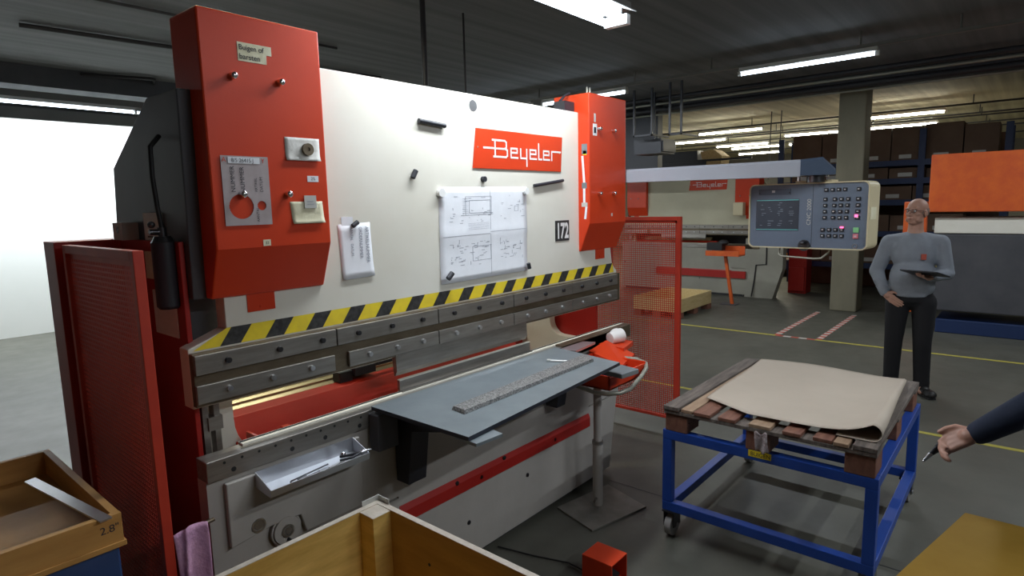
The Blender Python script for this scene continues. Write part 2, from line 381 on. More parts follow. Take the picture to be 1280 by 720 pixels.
# row at x = 8
for yy, lb in ((2.18, 'single tube lamp left of the concrete column, nearest on the aisle rail'),
               (5.28, 'single tube lamp partly hidden behind the top of the right red cover'),
               (7.0, 'single tube lamp hidden behind the white ram, third along the aisle rail'),
               (-1.0, 'single tube lamp on the aisle rail past the right edge')):
    lamp(7.9, yy, 3.33, 'y', 1.5, LAMP_ROW, lb, 'cool')
m = MB(); m.box(7.87, 7.93, -3.5, 9.0, 3.42, 3.455)
for yy in (-2.2, .7, 1.6, 3.3, 4.4, 6.1, 7.8): m.cyl((7.9, yy, 3.455), (7.9, yy, ZC), .012, n=8)
solo(m, 'lamp_rail', 'trunk', 'long hanging rail that carries the aisle lamps in front of the column', 'lamp rail', (7.9, 3, 3.42))
far = [(14.3, 5.5, 'bright tube lamp above the rear press, nearest of the far lamps'), (14.3, 2.15, 'short bright lamp to the right of the column near the ceiling'),
       (16.0, 7.0, 'thick bright lamp above the dark box on the rear press'), (16.5, 4.2, 'long thin lamp just left of the column'), (16.5, 2.5, 'long thin lamp right of the column, below the brighter one'),
       (18.1, 6.6, 'short lamp above the particle board box'), (18.1, 3.3, 'small lamp touching the right side of the column'), (19.3, 6.6, 'far thin lamp behind the particle board box'), (19.3, 4.9, 'far thin lamp, right half of the row behind the particle board box'),
       (21.8, 7.3, 'lowest far thin lamp above the grey arm'), (19.3, 10.2, 'lone distant lamp just right of the right red cover'), (14.3, 8.6, 'far lamp hidden behind the right red cover')]
for x, y, lb in far:
    lamp(x, y, 3.33, 'y', 1.5, LAMP_FAR, lb, 'warm')
for xx, nm in ((14.3, 'nearest'), (16.5, 'second'), (19.3, 'fifth'), (16.0, 'third'), (18.1, 'fourth'), (21.8, 'last')):
    m = MB(); m.box(xx-.025, xx+.025, -3.5, 11, 3.42, 3.45)
    for yy in range(-3, 11, 2): m.cyl((xx, yy, 3.45), (xx, yy, ZC), .01, n=6)
    solo(m, 'lamp_rail', 'pipe', nm+' of the dark lamp rails crossing beyond the column', 'lamp rail', (xx, 3, 3.42))
# lamps washing the white wall
for xx, lb in ((2.9, 'tube lamp above the white wall at the left edge'), (.9, 'tube lamp along the white wall beyond the left edge'), (4.6, 'tube lamp at the white wall behind the dark frame plate')):
    lamp(xx, 10.7, 3.33, 'x', 1.9, LAMP_WALL, lb, 'cool')

m = MB(); m.box(-.2, 5.6, 10.67, 10.73, 3.415, ZC); solo(m, 'lamp_rail', 'trunk', 'rail of the lamps along the white wall at the left', 'lamp rail', (2.7, 10.7, 3.415))
# ceiling services
def pipe_thing(pts, r, label, material='pipe', loc=None, name='ceiling_pipe'):
    m = MB(); m.tube(pts, r, 8); return solo(m, name, material, label, 'pipe', loc or pts[0])
pipe_thing([(1.6, 7.36, 3.57), (5.5, 7.0, 3.57)], .022, 'dark conduit crossing the ceiling above the left red cover')
pipe_thing([(.8, 6.1, 3.58), (4.2, 6.1, 3.58)], .014, 'thin dark conduit nearest the top left corner of the ceiling')
pipe_thing([(2.6, 9.30, 3.56), (2.62, 9.32, 3.56), (3.32, 9.05, 3.56), (3.36, 9.06, 3.56), (3.9, 10.6, 3.56)], .02, 'angled dark conduit loop on the ceiling at the upper left')
pipe_thing([(3.83, 4.24, ZC), (3.83, 4.24, 2.0)], .025, 'vertical pipe dropping behind the white ram', 'pipe')
pipe_thing([(4.35, 4.25, ZC), (4.35, 4.25, 2.0)], .010, 'thin hanging cable behind the white ram, right of the pipe', 'pipe')
for k, (xx, zz, r, mm, nm) in enumerate([(9.7, 3.50, .035, 'pipe', 'lower dark pipe'), (9.85, 3.44, .022, 'pipelight', 'pale pipe'), (10.1, 3.38, .045, 'pipe', 'thick dark pipe'), (10.3, 3.33, .018, 'pipelight', 'thin pale pipe')]):
    pipe_thing([(xx, -4, zz), (xx, 10, zz)], r, nm+' of the bundle crossing in front of the column head', mm)
for k, (x, y) in enumerate([(13.6, 4.35), (13.6, 4.15)]):
    pipe_thing([(x, y, ZC), (x, y+.03, 2.2)], .012, 'left of the two black cables hanging above the console' if k == 0 else 'right of the two black cables hanging above the console')
# hanging steel frames at the gap right of the red cover
def hanger(x, y0, y1, z0, label):
    m = MB(); t = .03
    m.box(x-t/2, x+t/2, y0, y0+t, z0, ZC); m.box(x-t/2, x+t/2, y1-t, y1, z0, ZC); m.box(x-t/2, x+t/2, y0, y1, z0, z0+t)
    m.box(x-t/2, x+.6, y0, y0+t, z0, z0+t)
    solo(m, 'hanging_frame', 'blackpaint', label, 'frame', (x, (y0+y1)/2, z0), 'black hanging pipe frames')
hanger(9.0, 4.20, 4.42, 2.80, 'black hanging steel frame, rightmost and lit from behind'); hanger(9.2, 4.80, 5.15, 2.85, 'black hanging steel frame in the middle of the dark cluster')
m = MB(); m.box(9.62, 9.65, 4.98, 5.01, 2.82, ZC); m.box(9.4, 9.9, 4.75, 5.25, 2.58, 2.82); m.box(9.42, 9.88, 4.72, 4.76, 2.61, 2.78)
solo(m, 'air_heater', 'blackpaint', 'black box heater hanging right of the right red cover', 'heater', (9.65, 5, 2.62))
m = MB(); m.box(10.36, 10.54, 5.3, 6.6, 2.35, ZC)
solo(m, 'air_duct', 'blackpaint', 'dark square duct end hanging beyond the right red cover', 'duct', (10.2, 5.9, 2.35))

# ------------------------------------------------------------------ press brake (machine 1)
YF, YC, YR = 2.06, 2.10, 2.14       # bed face, clamp face, ram face
pb = thing('press_brake', 'large cream and red press brake filling the left half, tape-striped ram', 'press brake', (2.19, YF, 0))
# side frames with their throat
def frame_profile():
    pts = [(2.20, 0), (2.20, .86)]
    for k in range(9):
        a = R(90+0-90*k/8); pts.append((2.50-.0+.10*math.cos(R(-90)+R(90)*k/8), .97+.10*math.sin(R(-90)+R(90)*k/8)))
    pts += [(2.60, 1.40), (2.50, 1.50), (2.17, 1.50), (2.15, 2.20), (2.41, 2.20), (2.82, 1.98), (2.86, 1.69), (2.9, 0)]
    return pts
for xa, xb, mm in ((.86, .92, 'darkgrey'), (3.45, 3.51, 'cream')):
    m = MB(); m.prism(frame_profile(), 0, xa, xb); m.build('side_frame', mm, pb, .004)
# cream face of the left frame, with guides
m = MB(); pts = [(.862, .88), (.862, 1.14), (1.0, 1.14), (1.0, 1.02)]
for k in range(7): pts.append((1.0+.09*(1-math.cos(R(90)*k/6)), 1.02-.14*math.sin(R(90)*k/6)))
m.prism(pts, 1, 2.26, 2.30); m.build('front_gusset', 'cream', pb, .002)
m = MB(); m.box(.862, 1.0, 2.262, 2.30, 1.142, 1.50); m.build('upper_gusset', 'darkgrey', pb)
m = MB(); m.box(.865, .885, 2.20, 2.24, .9, 1.2); m.box(.905, .925, 2.20, 2.24, .9, 1.2); m.box(.88, .93, 2.19, 2.24, 1.02, 1.07); m.build('guide_rail', 'steel', pb)
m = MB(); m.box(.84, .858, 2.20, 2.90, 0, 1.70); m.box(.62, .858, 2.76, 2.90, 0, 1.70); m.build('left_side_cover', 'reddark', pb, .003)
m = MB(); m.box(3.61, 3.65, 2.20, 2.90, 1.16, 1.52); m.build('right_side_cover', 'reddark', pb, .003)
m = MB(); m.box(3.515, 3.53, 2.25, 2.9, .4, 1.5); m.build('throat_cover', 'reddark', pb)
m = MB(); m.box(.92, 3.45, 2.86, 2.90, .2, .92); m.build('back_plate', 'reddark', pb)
# bed
m = MB(); m.prism([(.80, .04), (3.37, .04), (3.49, .62), (3.50, .895), (.80, .895)], 1, 2.075, 2.13)
bed = m.build('bed', 'creamgrey', pb, .003)
m = MB()
m.prism([(.80, .53), (1.60, .53), (1.60, .40), (3.12, .40), (3.12, .53), (3.485, .53), (3.495, .895), (.80, .895)], 1, 2.058, 2.078)
m.prism([(.80, .04), (3.37, .04), (3.46, .52), (3.12, .52), (3.12, .40), (1.60, .40), (1.60, .52), (.80, .52)], 1, 2.058, 2.078)
m.build('bed_skin', 'creamgrey', bed)
m = MB(); m.prism([(2.046, .40), (2.046, .455), (2.066, .50), (2.066, .53), (2.076, .53), (2.076, .40)], 0, 1.60, 3.12); m.build('red_channel', 'reddark', pb, .001)
m = MB(); m.box(.85, 3.33, 2.10, 2.18, 0, .05); m.build('plinth', 'darkgrey', pb)
m = MB(); m.box(.80, 3.50, 2.045, 2.125, .893, .968)
rail = m.build('die_rail', 'steel', pb, .003)
x = .86
while x < 1.5:
    m = MB(); m.cyl((x, 2.0445, .950), (x, 2.046, .950), .0052, n=8); m.build('bolt_hole', 'black', rail)
    x += .062
for x in (.86, 1.08, 1.22, 1.38):
    m = MB(); m.cyl((x+.03, 2.0445, .917), (x+.03, 2.046, .917), .009, n=10); m.build('bolt_hole', 'black', rail)
m = MB(); m.box(.95, 3.60, 2.095, 2.13, .960, .976); m.slot(1); m.box(.95, 3.60, 2.112, 2.118, .976, .980); m.build('rail_insert', ['cream', 'black'], pb, .001)
m = MB(); m.prism([(2.045, .893), (2.045, .972), (2.10, .976), (2.10, .893)], 0, 2.83, 3.62); m.build('die_rail_end', 'brownsteel', pb, .002)
m = MB(); m.box(1.685, 2.62, 2.118, 2.135, .96, 1.026); m.prism([(2.10, .96), (2.10, .985), (2.118, .978), (2.118, .96)], 0, 1.685, 2.62)
m.slot(1); m.box(1.685, 2.62, 2.1175, 2.136, 1.026, 1.031); m.build('lower_die', ['steel', 'cream'], pb, .001)
# bolts on the bed
def disc_bolt(x, z, y, r, parent, nm='bolt', mm='bolt', h=.012):
    m = MB(); m.cyl((x, y, z), (x, y-h, z), r, r*.9, 14); m.cyl((x, y-h-.0006, z), (x, y-h-.0008, z), r*.5, n=6); return m.build(nm, mm, parent)
for x, z in ((1.95, .46), (2.12, .43), (2.30, .47), (2.75, .43), (2.03, .22), (1.75, .30), (2.5, .30), (.86, .55)): disc_bolt(x, z, 2.058 if z < .4 or z > .5 else 2.05, .012, bed, 'bolt', 'bolt', .004)
# cover plate on the left, with its lower disc
m = MB(); m.prism([(.855, .64), (.855, .875), (1.40, .875), (1.40, .58), (1.14, .58), (1.12, .655), (1.0, .66)], 1, 2.035, 2.058)
cov = m.build('bed_cover', 'creamgrey', pb, .004)
disc_bolt(.955, .685, 2.035, .018, cov, 'bolt', 'steelbright', .004); m = MB(); m.ring((.955, 2.035, .685), (0, -1, 0), .026, .019, .004); m.build('bolt_washer', 'steelbright', cov)
m = MB(); m.cyl((1.06, 2.058, .62), (1.06, 2.03, .62), .052, n=28); m.ring((1.06, 2.05, .62), (0, -1, 0), .06, .053, .012); dw = m.build('adjusting_disc', 'creamgrey', pb, .002)
m = MB(); m.ring((1.06, 2.03, .62), (0, -1, 0), .024, .016, .005); m.cyl((1.06, 2.03, .62), (1.06, 2.024, .62), .012, n=12); m.build('disc_hub', 'steel', dw)
disc_bolt(1.06, .585, 2.03, .007, dw, 'disc_screw')
m = MB(); m.box(1.02, 1.035, 2.04, 2.058, .40, .60); m.box(1.085, 1.10, 2.04, 2.058, .40, .60); m.build('disc_bracket', 'creamgrey', dw)
m = MB(); m.tube([(.80, 2.02, .78), (.74, 2.02, .775), (.68, 2.02, .77)], .007, 8); m.build('towel_rod', 'brownsteel', pb)
# red back beam, aluminium back gauge
m = MB(); m.prism([(2.24, .60), (2.24, .905), (2.33, 1.0), (2.42, 1.0), (2.42, .60)], 0, 1.0, 2.72); m.build('back_beam', 'redbeam', pb, .003)
m = MB(); m.prism([(2.42, .985), (2.42, 1.0), (2.45, 1.008), (2.45, 1.016), (2.48, 1.024), (2.48, 1.034), (2.51, 1.042), (2.51, 1.052), (2.56, 1.060), (2.56, .985)], 0, 1.0, 2.55); m.build('back_gauge', 'alu', pb, .001)
m = MB(); m.box(1.62, 1.74, 2.36, 2.46, 1.02, 1.06); m.box(1.55, 1.62, 2.38, 2.44, 1.0, 1.05); m.box(1.74, 1.90, 2.38, 2.41, 1.04, 1.06); m.build('gauge_finger', 'blackpaint', pb, .004)
m = MB(); m.box(1.03, 1.20, 2.16, 2.235, .905, .93); m.box(1.03, 1.04, 2.16, 2.235, .93, .965); m.box(1.17, 1.20, 2.16, 2.235, .93, .945); m.build('gauge_bracket', 'red', pb)
# ram
m = MB(); m.prism([(.814, 1.13), (.814, 1.338), (.949, 1.388), (.949, 1.50), (1.0, 2.339), (3.50, 2.339), (3.52, 1.50), (3.541, 1.388), (3.598, 1.339), (3.598, 1.13)], 1, YR, YR+.07)
ram = m.build('ram', 'cream', pb, .003)
m = MB()     # hazard tape
zt, zb, yt = 1.393, 1.331, YR-.0012
def quad(a, b, c, d, z0=zb, z1=zt): m.add([(a, yt, z0), (b, yt, z0), (c, yt, z1), (d, yt, z1)], [(0, 1, 2, 3)])
m.slot(1)
quad(.83, .921, .966, .95)
x = .921
while x < 3.52:
    m.slot(0); quad(x, x+.075, x+.12, x+.045)
    m.slot(1); e = min(x+.1667, 3.56); quad(x+.075, e, min(e+.045, 3.545), x+.12)
    x += .1667
m.build('hazard_tape', ['tapeblack', 'yellow'], ram)
m = MB(); m.box(.816, 3.598, 2.115, YR+.05, 1.14, 1.325); m.build('tool_holder', 'brownsteel', pb, .002)
segs = [(.818, 1.364), (1.369, 1.917), (1.922, 2.466), (2.471, 3.019), (3.024, 3.546)]
for i, (a, b) in enumerate(segs):
    m = MB(); m.box(a, b, YC, 2.115, 1.253, 1.321); p = m.build('upper_clamp_plate', 'steel', pb, .002)
    for k in (.2, .55, .88) if i == 0 else (.18, .5, .82):
        disc_bolt(a+(b-a)*k, 1.288, YC, .011, p, 'clamp_bolt')
segs2 = [(.816, 1.352), (1.419, 1.916), (1.921, 2.466), (2.471, 3.019), (3.024, 3.546)]
for i, (a, b) in enumerate(segs2):
    m = MB(); m.box(a, b, YC, 2.115, 1.153, 1.217); p = m.build('lower_clamp_plate', 'steel', pb, .002)
    for k in (.2, .5, .8): disc_bolt(a+(b-a)*k, 1.188, YC, .011, p, 'clamp_bolt', 'steelbright')
m = MB(); m.prism([(2.112, 1.155), (2.108, 1.075), (2.122, 1.052), (2.13, 1.052), (2.14, 1.155)], 0, 1.665, 2.585); m.build('bending_punch', 'steel', pb, .001)
# red cylinder covers
def cover(x0, x1, yb):
    m = MB(); zl = 1.50; y2 = YF+.045
    m.prism([(YF, 1.672), (YF, 2.447), (yb, 2.447), (yb, zl), (YF+.07, zl)], 0, x0, x1)
    c = m.build('cylinder_cover', 'red', pb, .006)
    for bx in (x0+.10, x0+.268):
        for bz in (2.243, 1.855):
            m2 = MB(); m2.cyl((bx, YF, bz), (bx, YF-.022, bz), .0115, n=14); m2.ball((bx, YF-.022, bz), .0115, .006, .0115, 12, 6); m2.build('cover_stud', 'chrome', c)
    return c
cl = cover(.904, 1.342, 2.265); crr = cover(3.150, 3.582, 2.32)
for xa in (1.03, 3.335):
    m = MB(); m.box(xa, xa+.105, YR-.004, YR, 1.436, 1.51); m.cyl((xa+.05, YR-.004, 1.452), (xa+.05, YR-.007, 1.452), .006, n=8); m.build('cover_tongue', 'red', pb)
m = MB(); m.cyl((2.238, YR-.0015, 2.285), (2.238, YR+.001, 2.285), .028, n=24); m.build('sight_hole', 'steelbright', ram)
# maker's plate: stroke letters
def logo(parent, x0, x1, z0, z1, y):
    m = MB(); m.prism([(x0-.015, z0), (x1-.008, z0), (x1+.008, z1), (x0+.015, z1)], 1, y-.006, y); pl = m.build('name_plate', 'red', parent, .0015)
    W, H = x1-x0, z1-z0; m = MB(); yy = y-.0072; t = .0048
    def P(u, v): return (x0+W*u, z0+H*v)
    def stroke(pts):
        for (a, b), (c, d) in zip(pts, pts[1:]):
            (ax, az), (bx, bz) = P(a, b), P(c, d); L = math.hypot(bx-ax, bz-az); ux, uz = (bx-ax)/L, (bz-az)/L
            ax -= ux*t; az -= uz*t; bx += ux*t; bz += uz*t; nx, nz = -uz*t, ux*t
            m.add([(ax-nx, yy, az-nz), (bx-nx, yy, bz-nz), (bx+nx, yy, bz+nz), (ax+nx, yy, az+nz)], [(0, 1, 2, 3)])
    b0, xh, top = .32, .56, .74
    stroke([(.09, .53), (.24, .53)])                                    # lead-in line
    stroke([(.18, top), (.31, top), (.325, .70), (.325, .56), (.30, .53), (.20, .53)])   # B
    stroke([(.205, top), (.205, b0)]); stroke([(.19, b0), (.32, b0), (.335, .36), (.335, .50), (.31, .53)])
    def e(u): stroke([(u+.075, b0), (u, b0), (u, xh), (u+.07, xh), (u+.07, .45), (u, .45)])
    e(.375)
    stroke([(.485, xh), (.485, b0), (.555, b0)]); stroke([(.555, xh), (.555, .12)])      # y
    e(.595)
    stroke([(.70, top), (.70, b0), (.735, b0)])                         # l
    e(.76)
    stroke([(.865, b0), (.865, xh), (.98, xh)])                         # r with lead-out
    m.build('maker_lettering', 'white', pl)
    for u in (.03, .97):
        for v in (.1, .9)[:1] if u < .5 else (.5,):
            m2 = MB(); m2.cyl((x0+W*u, y-.006, z0+H*.53), (x0+W*u, y-.0075, z0+H*.53), .004, n=8); m2.build('rivet', 'steelbright', pl)
    return pl
logo(ram, 2.235, 2.970, 1.982, 2.180, YR)
# number plate 172
m = MB(); m.box(2.903, 3.042, YR-.003, YR, 1.577, 1.698); npl = m.build('number_plate', 'tapeblack', ram)
text_obj('number', '172', .125, (2.9725, YR-.0032, 1.595), (1, 0, 0), (0, 0, 1), 'white', npl, 'CENTER', .66, bold=.004)
# dymo style label and small stickers on the covers
m = MB(); m.prism([(1.030, 2.297), (1.130, 2.297), (1.131, 2.328), (1.150, 2.328), (1.150, 2.358), (1.030, 2.358)], 1, YF-.0012, YF); lb = m.build('text_label', 'creampaper', cl)
text_obj('lettering', 'Buigen of', .0245, (1.034, YF-.0013, 2.334), (1, 0, 0), (0, 0, 1), 'inkdark', lb, squeeze=.95, bold=.0002)
text_obj('lettering', 'barsten', .0245, (1.034, YF-.0013, 2.304), (1, 0, 0), (0, 0, 1), 'inkdark', lb, squeeze=1.0, bold=.0002)
def sticker(parent, x0, x1, z0, z1, y, material, txt=None, size=.01, name='sticker'):
    m = MB(); m.box(x0, x1, y-.001, y, z0, z1); s_ = m.build(name, material, parent)
    if txt: text_obj('lettering', txt, size, ((x0+x1)/2, y-.0012, z0+(z1-z0)*.28), (1, 0, 0), (0, 0, 1), 'inkdark', s_, 'CENTER')
    return s_
sticker(cl, 1.257, 1.303, 1.900, 1.922, YF, 'paper', '2%', .016)
sticker(cl, 1.068, 1.096, 1.675, 1.697, YF, 'creampaper', '33', .014)
sticker(crr, 3.19, 3.235, 2.20, 2.27, YF, 'white'); sticker(crr, 3.20, 3.225, 2.215, 2.25, YF-.001, 'inkdark'); sticker(crr, 3.203, 3.222, 2.28, 2.33, YF, 'cardlabel')
sticker(crr, 3.40, 3.415, 1.71, 1.73, YF, 'cardlabel')
# stickers on the left flank of the right cover (plane x = 3.150)
def side_sticker(y0, y1, z0, z1, material, lean=0.):
    m = MB(); m.add([(3.1490, y1, z0), (3.1490, y0, z0), (3.1490, y0-lean, z1), (3.1490, y1-lean, z1)], [(0, 1, 2, 3)]); m.build('sticker', material, crr, solid=.0008)
side_sticker(2.075, 2.115, 2.09, 2.15, 'sheet'); side_sticker(2.08, 2.105, 2.085, 2.11, 'yellow')
side_sticker(2.09, 2.105, 1.92, 2.08, 'paper', -.012); side_sticker(2.08, 2.115, 1.885, 1.92, 'sheet'); side_sticker(2.09, 2.106, 1.80, 1.885, 'paper'); side_sticker(2.075, 2.118, 1.775, 1.80, 'cardlabel'); side_sticker(2.085, 2.10, 1.70, 1.775, 'paper', .01)
m = MB()
for dx in (0, .03): m.tube([(3.19+dx, 2.10, 2.447), (3.19+dx, 2.10, 2.475), (3.22+dx, 2.12, 2.49), (3.25+dx, 2.14, 2.47), (3.25+dx, 2.16, 2.447)], .006, 6)
m.build('cable_loop', 'pipelight', crr)
m = MB(); m.box(3.04, 3.14, 2.16, 2.24, 2.339, 2.40); m.tube([(3.05, 2.2, 2.40), (3.1, 2.2, 2.44), (3.15, 2.2, 2.46)], .008, 6); m.build('cable_box', 'blackpaint', ram)
m = MB(); m.box(1.4, 3.12, 2.19, 2.21, 2.339, 2.345); m.build('ram_top_strip', 'cardlabel', ram)
# front support arms below the sheet
def arm(x0, x1, y0, z0, nm='front_support_arm'):
    m = MB(); m.prism([(2.045, .955), (y0, .955), (y0, .93), (1.93, .86), (1.965, z0), (2.045, z0)], 0, x0, x1)
    return m.build(nm, 'blackpaint', pb, .003)
m = MB(); m.box(1.455, 1.56, 1.985, 2.045, .80, .955); m.build('arm_clamp', 'darkgrey', pb, .004)
arm(1.585, 1.685, 1.62, .615); arm(2.66, 2.74, 1.80, .66)
# ----- machine 2: same model, seen beyond
SKIP = ('lower_die', 'front_support_arm', 'arm_clamp', 'bed_cover', 'adjusting_disc', 'number_plate', 'text_label', 'sticker', 'cable_loop', 'cable_box', 'towel_rod', 'right_side_cover', 'gauge_finger', 'hazard_tape')
pb2 = copy_tree(pb, None, SKIP)
SWAP = {'cream_enamel': 'cream_warmlit', 'worn_grey_enamel': 'creamgrey_warmlit'}
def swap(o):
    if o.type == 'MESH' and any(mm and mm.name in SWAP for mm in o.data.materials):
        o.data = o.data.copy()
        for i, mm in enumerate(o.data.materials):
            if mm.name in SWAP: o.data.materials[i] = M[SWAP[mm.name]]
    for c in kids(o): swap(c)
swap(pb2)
pb2.location = (11.3, 5.18, 0); pb2.rotation_euler = (0, 0, R(-90))
tag(pb2, 'smaller looking cream and red press brake standing in the background behind the console', 'press brake')
b2 = Vector((11.3, 0, 0))
m = MB(); m.prism([(3.50, 0.0), (4.0, 0.0), (4.0, 1.08), (3.34, 1.08), (3.34, .55)], 0, 11.30, 11.5)   # wide lower end of its bed
def child_world(m, name, material, par, **k):
    inv = (Matrix.Translation(par.location) @ Matrix.Rotation(par.rotation_euler.z, 4, 'Z')).inverted()
    par['_o'] = (0, 0, 0)
    o = m.build(name, material, par, xf=inv, **k); return o
child_world(m, 'bed_end', 'creamgrey_warmlit', pb2)
m = MB(); m.box(12.0, 12.05, 3.95, 6.45, .9, 1.6); child_world(m, 'throat_light_block', 'blackpaint', pb2)  # added black sheet, stops light from behind so the throat gap stays dark
m = MB(); m.box(11.26, 11.30, 3.98, 5.78, .34, .47); child_world(m, 'red_band', 'reddark', pb2)
m = MB(); m.tube([(11.29, 3.62, .95), (11.29, 3.62, .62), (11.29, 3.80, .60), (11.29, 3.82, .35), (11.27, 3.86, .02)], .012, 6); child_world(m, 'hose', 'black', pb2)
m = MB(); m.box(11.16, 11.30, 4.02, 4.20, 1.50, 1.74); child_world(m, 'switch_box', 'housing', pb2, bevel=.01)

# ------------------------------------------------------------------ things held on the near press
def sheet_on(x0, x1, z0, z1, y, skew=(0, 0, 0, 0), curl=.01, nu=10, nv=10, fold=None):
    def fn(u, v):
        x = x0+(x1-x0)*u + skew[0]*(1-v) + skew[1]*v; z = z0+(z1-z0)*v + skew[2]*(1-u) + skew[3]*u
        yy = y-.0015-curl*max(0, 1-v*3)**2
        if fold: yy -= fold*max(0, 1-abs(v-.5)*9)
        return (x, yy, z)
    return fn
def lines(m, fn, items, slot=1):
    m.slot(slot)
    for (u0, v0, u1, v1) in items:
        q = [Vector(fn(a, b))+Vector((0, -.0007, 0)) for a, b in ((u0, v0), (u1, v0), (u1, v1), (u0, v1))]
        m.add(q, [(0, 1, 2, 3)])
# large drawing
fn = sheet_on(1.985, 2.642, 1.43, 1.890, YR, skew=(-.01, 0, -.003, .004), curl=.006, fold=.004)
m = MB(); m.grid(fn, 16, 16)
it = []
def rect(u0, v0, u1, v1, t=.003):
    return [(u0, v0, u1, v0+t), (u0, v1-t, u1, v1), (u0, v0, u0+t, v1), (u1-t, v0, u1, v1)]
it += rect(.31, .72, .55, .86, .004)+rect(.27, .70, .56, .90, .003)
for k in range(9): it.append((.24, .70+.022*k, .30, .702+.022*k))
for k in range(5): it.append((.30, .545+.016*k, .53, .5465+.016*k))
rnd = random.Random(3)
for k in range(130):
    u = rnd.choice([rnd.uniform(.1, .28), rnd.uniform(.3, .55), rnd.uniform(.64, .95)]); v = rnd.choice([rnd.uniform(.14, .42), rnd.uniform(.18, .4), rnd.uniform(.6, .9)])
    l = rnd.uniform(.008, .05); it.append((u, v, min(u+l, .97), v+.004)) if rnd.random() < .7 else it.append((u, v, u+.003, min(v+l, .95)))
it += rect(.84, .72, .89, .78)+rect(.34, .20, .55, .36)+[(.03, .485, .54, .4875), (.54, .505, .98, .508), (.545, .03, .547, .97)]
lines(m, fn, it)
solo(m, 'technical_drawing', ['paper', 'ink'], 'large folded technical drawing held on the white ram', 'drawing', (2.31, YR, 1.43), solid=.0004)
# narrow order sheet, its text running downwards
fn = sheet_on(1.432, 1.590, 1.508, 1.735, YR, skew=(.004, -.006, 0, .004), curl=.006)
osh = thing('order_sheet', 'narrow white order form with sideways text, left on the white ram', 'paper', (1.51, YR, 1.508))
m = MB(); m.grid(fn, 8, 8); m.build('form_page', 'paper', osh, solid=.0004)
for tx, sz, uu in (('ARTIKELNUMMER', .024, .80), ('ORDERNUMMER', .022, .60), ('AANTAL   DATUM', .018, .33)):
    text_obj('lettering', tx, sz, (1.432+.158*uu, YR-.0025, 1.722), (0, 0, -1), (1, 0, 0), 'ink', osh, squeeze=.80)
m = MB(); m.box(1.445, 1.500, YR-.002, YR-.0005, 1.73, 1.765); solo(m, 'note_slip', 'paper', 'small blank slip peeping out above the order form', 'paper', (1.47, YR, 1.73))
# magnets
def rod_magnet(p, q, r, label, material='blackpaint'):
    m = MB(); m.cyl(p, q, r, n=14); solo(m, 'magnet', material, label, 'magnet', tuple((Vector(p)+Vector(q))/2), 'magnets on the nearest press')
rod_magnet((1.872, YR-.012, 2.181), (2.033, YR-.012, 2.170), .011, 'long dark bar magnet left of the red maker plate')
rod_magnet((2.700, YR-.010, 1.900), (2.974, YR-.010, 1.932), .009, 'long dark bar magnet right above the drawing')
rod_magnet((1.822, YR-.013, 1.928), (1.842, YR-.013, 1.960), .012, 'short grey bar magnet left of the drawing')
rod_magnet((2.291, YR, 1.929), (2.291, YR-.02, 1.929), .014, 'small dark round magnet just below the maker plate')
rod_magnet((1.991, YR-.003, 1.862), (1.991, YR-.022, 1.862), .021, 'white round magnet on the top left corner of the drawing', 'white')
rod_magnet((2.622, YR-.003, 1.870), (2.622, YR-.022, 1.870), .019, 'white round magnet on the top right corner of the drawing', 'white')
rod_magnet((2.000, YR-.030, 1.455), (2.028, YR-.030, 1.480), .013, 'dark magnet at the bottom left corner of the drawing')
rod_magnet((2.613, YR-.028, 1.475), (2.622, YR-.028, 1.445), .011, 'dark magnet at the bottom right corner of the drawing')
rod_magnet((1.493, YR-.010, 1.727), (1.518, YR-.010, 1.742), .010, 'dark magnet holding the narrow order form')
# template card with two holes
tc = thing('template_card', 'grey template card with two cut holes on the left red cover', 'template', (1.025, YF, 1.75))
m = MB()
def hole_plate(m, x0, x1, z0, z1, holes, y, n=24):
    """plate with round holes, filled by a fine column scan"""
    nx, nz = 80, 100; dx, dz = (x1-x0)/nx, (z1-z0)/nz
    for i in range(nx):
        xc = x0+dx*(i+.5); spans = [(z0, z1)]
        for hx, hz, r in holes:
            if abs(xc-hx) < r:
                h = math.sqrt(r*r-(xc-hx)**2); ns = []
                for a, b in spans:
                    if hz-h > a: ns.append((a, min(b, hz-h)))
                    if hz+h < b: ns.append((max(a, hz+h), b))
                spans = ns
        for a, b in spans:
            if b > a: m.add([(xc-dx/2, y, a), (xc+dx/2, y, a), (xc+dx/2, y, b), (xc-dx/2, y, b)], [(0, 1, 2, 3)])
hole_plate(m, .941, 1.106, 1.750, 1.983, [(1.0, 1.814, .042), (1.072, 1.816, .016)], YF-.003)
m.build('card_body', 'greypaper', tc, solid=.001)
m = MB(); m.box(.965, 1.075, YF-.005, YF-.0036, 1.958, 1.979); lbl = m.build('card_label', 'paper', tc)
text_obj('lettering', '8/5 2641S J', .019, (.975, YF-.0052, 1.962), (1, 0, 0), (0, 0, 1), 'inkdark', lbl, squeeze=.9)
text_obj('lettering', 'A', .022, (.944, YF-.0038, 1.962), (1, 0, 0), (0, 0, 1), 'red', tc); text_obj('lettering', 'Y', .022, (1.080, YF-.0038, 1.962), (1, 0, 0), (0, 0, 1), 'red', tc)
for tx, sz, xx, zz in (('NUMMER', .021, .975, 1.862), ('NUMMER', .021, 1.008, 1.860), ('ARTIKEL', .013, 1.052, 1.862), ('DATUM', .015, 1.072, 1.862), ('AANTAL', .013, 1.052, 1.760)):
    text_obj('lettering', tx, sz, (xx+.008, YF-.0038, zz), (0, 0, 1), (-1, 0, 0), 'inkdark', tc, squeeze=1.)
